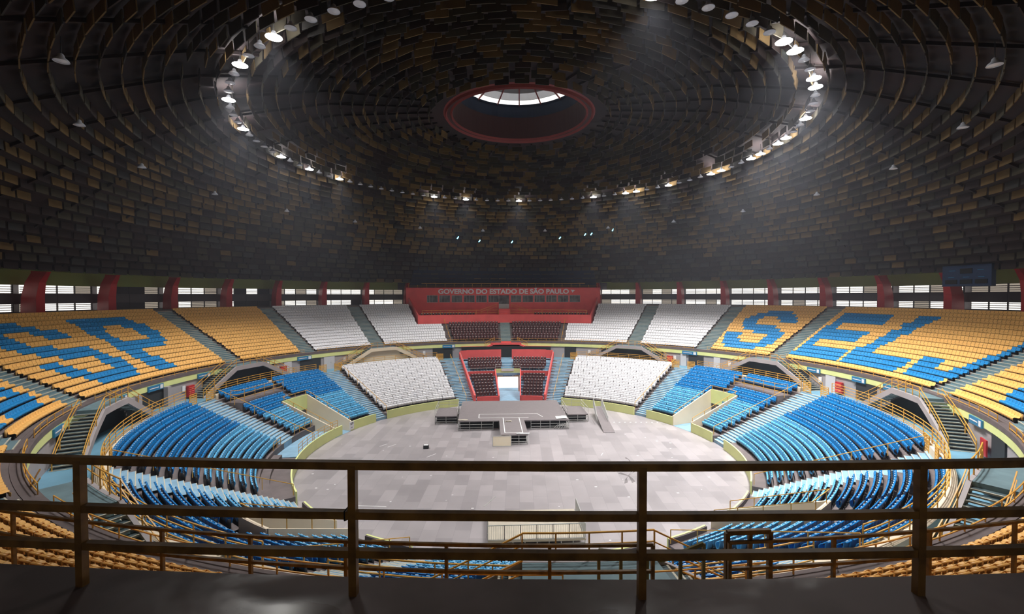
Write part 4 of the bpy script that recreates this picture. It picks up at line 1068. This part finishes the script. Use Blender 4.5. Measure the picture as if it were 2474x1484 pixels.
# litter on the stage
for (x, y, z, sx, sy, lab) in ((-6.9, 9.0, 1.2, 1.3, 0.5, 'pale cardboard scrap at the front left corner of the stage'), (6.3, 9.6, 1.2, 1.5, 1.4, 'crumpled white sheet at the right end of the stage'), (0.6, 2.5, 1.2, 1.6, 0.25, 'white pipe lying on the front edge of the stage stem'), (-0.9, 8.0, 1.2, 0.9, 0.35, 'small crumpled cloth on the stage stem')):
    b = MB(); nx, ny = 5, 4
    vs = [(x + sx * (i / nx - .5), y + sy * (j / ny - .5), z + 0.03 + rng.rand() * 0.10) for j in range(ny + 1) for i in range(nx + 1)]
    b.add(vs, [(j * (nx + 1) + i, j * (nx + 1) + i + 1, (j + 1) * (nx + 1) + i + 1, (j + 1) * (nx + 1) + i) for j in range(ny) for i in range(nx)])
    o = b.build('scrap', M['tape'] if 'white' in lab else M['ply'], origin=(x, y, z)); tag(o, lab, 'litter')
# loose steel barriers under the right stage end
b = MB()
for q_ in range(5): b.line([(5.0 + q_ * .35, 8.35, 0.05), (5.6 + q_ * .3, 8.3, 0.6 + 0.05 * q_), (6.9, 8.3, 0.35 + 0.1 * q_)], 0.05)
o = b.build('steel_tubes', M['grey_steel'], origin=(6, 8.3, 0)); tag(o, 'heap of loose steel tubes below the right end of the stage', 'tubes')

# near platform with barricades
np_ = empty('control_platform', (0, -19, 0)); tag(np_, 'low plywood control platform with steel barricade at the near edge of the floor', 'platform')
MB().box(-3.6, 3.3, -20.4, -15.8, 0.42, 0.55).build('deck', M['ply'], np_)
b = MB(); scaff(b, -3.55, 3.25, -20.35, 0.45, 8, 2); scaff(b, -3.55, 3.25, -15.85, 0.45, 8, 2); b.build('scaffold', M['grey_steel'], np_)
def barricade(p, q_, lab, z=0.55, h=1.08):
    root = empty('barricade', (p[0], p[1], z)); tag(root, lab, 'barricade', 'steel barricades on the control platform')
    b = MB(); P0 = Vector((*p, z)); P1 = Vector((*q_, z)); up = Vector((0, 0, h))
    b.line([P0 + Vector((0, 0, .06)), P0 + up, P1 + up, P1 + Vector((0, 0, .06)), P0 + Vector((0, 0, .06))], 0.05); b.build('frame', M['grey_steel'], root)
    b = MB(); n = int((P1 - P0).length / 0.12)
    for i_ in range(1, n):
        c = P0.lerp(P1, i_ / n); b.bar(c + Vector((0, 0, .06)), c + up, 0.018)
    b.build('bars', M['grey_steel'], root)
xs_ = [-3.6 + 6.85 * i / 6 for i in range(7)]
for i in range(6): barricade((xs_[i], -20.38), (xs_[i + 1], -20.38), f'upright steel barricade panel, {ordn(i+1)} from the left along the near platform edge')
barricade((3.25, -20.3), (3.35, -16.3), 'steel barricade panel along the right side of the near platform')
b = MB(); b.bar((-3.6, -20.3, 0.5), (-3.6, -20.3, 2.4), 0.05); b.bar((-3.9, -18, 1.9), (-3.0, -17.2, 2.3), 0.04)
o = b.build('scaffold_pole', M['grey_steel'], origin=(-3.6, -20.3, 0.5)); tag(o, 'upright scaffold pole at the left corner of the control platform', 'pole')
# white tape marks on the arena floor
k = 0
MP = []
for p0, p1 in (((-14.9, -13.0), (-12.1, -13.4)), ((-12.9, -14.9), (-6.6, -15.4)), ((-16.3, 2.5), (-15.6, 3.4)), ((-15.3, 2.2), (-14.5, 3.2)), ((-10.3, -1.5), (-9.4, -0.4)), ((8.9, -2.0), (9.3, -1.2))):
    b = MB(); b.bar((*p0, 0.008), (*p1, 0.008), 0.07, 0.008); k += 1
    o = b.build('tape_mark', M['tape'], origin=(*p0, 0)); tag(o, f"long white floor tape strip on the left, {'farther and shorter' if k == 1 else 'nearer and longer'} one" if k < 3 else f"short white tape strip on the {'left' if p0[0]<0 else 'right'} of the arena floor, {['near the green parapet','beside its twin strip','ahead of the small crate','below the ramp foot'][k-3]}", 'floor tape')
dots = MB()
for i in range(70):
    rr0 = 22 * math.sqrt(rng.rand()); a = rng.rand() * 360
    x, y = rr0 * math.sin(R(a)), rr0 * math.cos(R(a))
    if -11 < x < 13.5 and y > 1: continue
    w = 0.04 + 0.08 * rng.rand(); dots.box(x - w, x + w, y - w * .6, y + w * .6, 0.002, 0.006)
for i in range(9): dots.box(14.0 + i * .75 - .1, 14.2 + i * .75 - .1, 11.2 - i * .05, 11.35 - i * .05, 0.002, 0.008)
o = dots.build('paper_scraps', M['tape']); tag(o, 'scattered white paper scraps and tape dots on the arena floor', 'litter', kind='stuff')

# ------------------------------------------------------------------ foreground walkway and railing
mb = MB(); mb.pbox(49.62, 58.3, 150, 215, 15.45, 15.78, step=1.0)
mb.pbox(49.62, 49.8, 150, 215, 14.0, 15.45, step=1.0)
struct(mb, 'floor_walkway', M['slab'], 'dark damp screed walkway in front of the camera', 'floor')
RA = [-166.8 - 2.037 * i for i in range(11)]
root = empty('foreground_railing', P(49.8, -176, 15.78)); tag(root, 'worn mustard steel railing with three bars closest to the camera', 'railing')
for z, nm in ((16.60, 'top_rail'), (16.288, 'rail_bar'), (16.045, 'rail_bar')):
    MB().line([P(49.8, -160 - 2.037 * i / 2, z) for i in range(46)], 0.047).build(nm, M['brownrail'], root)
po = Vector(root['_o'])
for a in (-162.66, -164.70, -166.74, -168.78, -170.81, -172.85, -174.92, -176.99, -179.0, -181.05, -183.1, -185.1, -187.2):
    b = MB().box(-0.024, 0.024, -0.024, 0.024, 0, 0.82); me = bpy.data.meshes.new('post'); me.from_pydata(b.v, [], b.f); me.materials.append(M['brownrail'])
    o = bpy.data.objects.new('post', me); COL.objects.link(o); o.parent = root; o.location = Vector(P(49.8, a, 15.78)) - po; o.rotation_euler.z = -R(a)
# second railing around the upper opening
rail(arc(45.0, -178.95, -157.0, 11.9, 1.0), [1.15, 1.6], 'mustard railing below the foreground railing, left of the centre aisle', m='brownrail', w=0.05, post=1.775, depth=0.1, pw=0.055)
rail(arc(45.0, 179.38, 158.0, 11.9, 1.0), [1.15, 1.6], 'mustard railing below the foreground railing, right of the centre aisle', m='brownrail', w=0.05, post=1.775, depth=0.1, pw=0.055)

root = empty('pipe_handrail', P(45, 182.1, 12.3)); tag(root, 'olive bent pipe handrail between the two mustard railings at the centre aisle', 'railing')
M['olive'] = mat('olive_pipe_paint', (150, 138, 86), 0.5)
pp = [P(44.6, 182.1, 13.2), P(44.6, 181.0, 13.08), P(44.8, 180.75, 13.12), P(45.0, 179.95, 13.5)]
MB().line(pp, 0.055).build('top_rail', M['olive'], root)
for q in (pp[0], P(44.6, 181.6, 13.15), pp[1], P(44.9, 180.4, 13.3), pp[3]):
    MB().bar(q, (q[0], q[1], 12.0), 0.05).build('post', M['olive'], root)
root = empty('gate_frame', P(45, 178.4, 12)); tag(root, 'squat mustard gate frame standing in the railing right of the centre aisle', 'gate')
MB().line([P(44.9, 179.37, 11.9), P(44.9, 179.37, 13.62), P(44.9, 178.4, 13.62), P(44.9, 178.4, 11.9)], 0.075).build('frame', M['brownrail'], root)
MB().bar(P(44.9, 178.85, 11.9), P(44.9, 178.85, 13.62), 0.06).build('bar', M['brownrail'], root)
# blue landing behind the left part of the parapet
mb = MB(); mb.pbox(FR + 0.14, lr(2) + 0.02, -97.0, -75.4, 0.0, 0.82, step=1.5)
struct(mb, 'floor_landing', M['step_light'], 'light blue landing behind the lime parapet on the left of the arena', 'floor')
rail(arc(FR + 0.3, -96.5, -72.5, 0.82, 1.5), [0.45, 0.8, 1.15], 'three bar yellow railing on the light blue landing, left side', w=0.04, post=1.5)
rail(arc(lr(2) + 0.12, -96.5, -92.0, lz(2), 1.5), [0.5, 0.85], 'short yellow rail before the light blue rows, left of the aisle', w=0.045, post=1.3)
rail(arc(lr(2) + 0.12, -84.6, -77.0, lz(2), 1.5), [0.5, 0.85], 'short yellow rail before the light blue rows, right of the aisle on the left side', w=0.045, post=1.3)
# small terraces in the blue blocks
for s_ in (-1, 1):
    root = empty('terrace_box', P(32.4, s_ * 78, 4.1)); tag(root, f'small grey concrete terrace jutting out among the blue lower seats, {side(s_)} side', 'terrace', kind='structure')
    lo, hi = sorted((s_ * 71.2, s_ * 85.0)); MB().pbox(32.25, lr(12) + 0.05, lo, hi, 3.9, 5.28, step=1.5).build('block', M['concrete'], root)
    rail([P(32.35, s_ * 71.3, 5.28)] + [P(32.35, s_ * q, 5.28) for q in (74, 76.5, 79, 81.5)] + [P(32.7, s_ * 84.6, 5.28), P(33.6, s_ * 84.8, 5.28)], [0.5, 0.95, 1.4], f'yellow railing around the small concrete terrace, {side(s_)} side', post=1.7)
    row_n = 0
# yellow gates at the heads of the aisles
for a_, r_, nm in ((86.9, 35.2, 'behind the small terrace'), (91.4, 35.3, 'at the head of the middle aisle'), (122.8, 35.3, 'at the head of the aisle beside the big blue block'), (128.2, 35.3, 'at the head of the aisle, near side'), (50.6, 35.3, 'beside the white seats'), (55.0, 35.3, 'beside the upper blue rows'), (20.5, 35.3, 'beside the VIP aisle')):
    for s_ in (-1, 1):
        h = math.degrees(0.62 / r_); root = empty('yellow_gate', P(r_, s_ * a_, 5.9)); tag(root, f'yellow slatted gate {nm}, {side(s_ * a_)} side', 'gate')
        b = MB(); b.line([P(r_, s_ * a_ - h, 5.75), P(r_, s_ * a_ - h, 7.1), P(r_, s_ * a_ + h, 7.1), P(r_, s_ * a_ + h, 5.75)], 0.06); b.bar(P(r_, s_ * a_ - h, 5.8), P(r_, s_ * a_ + h, 5.8), 0.05); b.build('frame', M['yellow'], root)
        b = MB()
        for q in range(5): b.pbox(r_ - 0.02, r_ + 0.02, s_ * a_ - h, s_ * a_ + h, 5.95 + 0.22 * q, 6.08 + 0.22 * q, step=1)
        b.build('slats', M['yellow'], root)
# cross rails at the aisle heads
for s_ in (-1, 1):
    rail(arc(35.62, s_ * 122.8, s_ * 128.8, 6.45), [0.3, 0.6, 0.9, 1.2], f'four bar yellow railing across the head of the near aisle, {side(s_)} side', post=1.3)
# poster on the parapet, red board, cyan spotlights
root = empty('floor_notice', P(FR - 0.05, -66.2, 0.1)); tag(root, 'white notice board leaning on the lime parapet left of the stage', 'notice')
MB().pbox(FR - 0.06, FR - 0.01, -67.6, -65.6, 0.15, 1.2, step=0.5).build('board', M['white'], root)
b = MB()
for z_, w_ in ((0.98, 0.7), (0.82, 0.7), (0.4, 0.4)): b.pbox(FR - 0.07, FR - 0.06, -66.6 - w_, -66.6 + w_, z_, z_ + 0.07, step=0.5)
b.build('marking', M['seat_k'], root)
o = MB().pbox(38.55, 38.65, 121.2, 122.8, GZ + 0.2, GZ + 1.4).build('red_board', M['redcol'], origin=P(38.6, 121.9, GZ)); tag(o, 'plain red board standing beside the dark gallery opening, far right', 'board')
M['cyan'] = emis('cyan_led_lens', (110, 215, 255), 9)
for (r_, a_, nm) in ((40.3, -13.6, 'first'), (41.1, -7.4, 'second'), (41.3, 1.7, 'third'), (40.3, 15.2, 'fourth'), (39.6, 22.4, 'fifth'), (39.5, 24.2, 'sixth'), (38.7, 30.5, 'seventh')):
    z_ = dz(r_) - 1.0; root = empty('spotlight', P(r_, a_, z_)); tag(root, f'small cyan spotlight under the far dome, {nm} from the left', 'spotlight', 'cyan spotlights under the dome')
    b = MB().bar(P(r_, a_, z_), P(r_ + 0.1, a_ + 0.35, z_ + 0.5), 0.26); b.build('housing', M['dark'], root)
    b = MB().bar(P(r_ - 0.12, a_ - 0.05, z_ - 0.02), P(r_ - 0.05, a_ + 0.33, z_ + 0.36), 0.15); b.build('lens', M['cyan'], root)
# plastic tape tied to the foreground railing
root = empty('plastic_ribbon', P(49.76, -177.0, 16.6)); tag(root, 'scrap of clear plastic tape knotted on the foreground railing post', 'ribbon')
pl = bpy.data.materials.new('clear_plastic_tape'); pl.use_nodes = True; pb_ = pl.node_tree.nodes['Principled BSDF']
pb_.inputs['Base Color'].default_value = (0.55, 0.52, 0.48, 1); pb_.inputs['Alpha'].default_value = 0.45; pb_.inputs['Roughness'].default_value = 0.3
def ribbon(pts, w, nm='strip'):
    b = MB(); vs = []
    for i, (a_, r_, z_, wk) in enumerate(pts):
        p = P(r_, a_, z_); vs += [(p[0] - w * wk, p[1], p[2] - w * wk * 0.3), (p[0] + w * wk, p[1] + 0.01 * (i % 2), p[2] + w * wk * 0.3)]
    b.add(vs, [(2 * i, 2 * i + 1, 2 * i + 3, 2 * i + 2) for i in range(len(pts) - 1)]); return b.build(nm, pl, root)
ribbon([(183.03, 49.74, 16.60, .5), (183.045, 49.73, 16.57, .3), (183.06, 49.73, 16.545, .3), (183.085, 49.73, 16.515, .15)], 0.008)
ribbon([(183.085, 49.73, 16.515, .3), (183.10, 49.72, 16.49, .9), (183.10, 49.72, 16.465, 1.3)], 0.009)
ribbon([(183.085, 49.73, 16.515, .3), (183.06, 49.72, 16.49, .9), (183.045, 49.72, 16.47, 1.2)], 0.009)
ribbon([(183.085, 49.73, 16.515, .3), (183.12, 49.72, 16.52, .9), (183.15, 49.72, 16.53, 1.3)], 0.007)
ribbon([(183.085, 49.73, 16.515, .3), (183.05, 49.72, 16.53, .8), (183.035, 49.72, 16.54, .9)], 0.009)
ribbon([(183.08, 49.77, 16.615, .4), (183.10, 49.77, 16.635, .3), (183.12, 49.77, 16.645, .7)], 0.008)
b = MB(); b.line([P(49.76, -174.87, 16.262), P(49.765, -174.87, 16.32), P(49.83, -174.87, 16.32), P(49.83, -174.87, 16.262), P(49.76, -174.87, 16.24)], 0.006)
o = b.build('cable_tie', M['black'], origin=P(49.76, -174.87, 16.29)); tag(o, 'thin black cable tie around the middle bar of the foreground railing', 'cable tie')
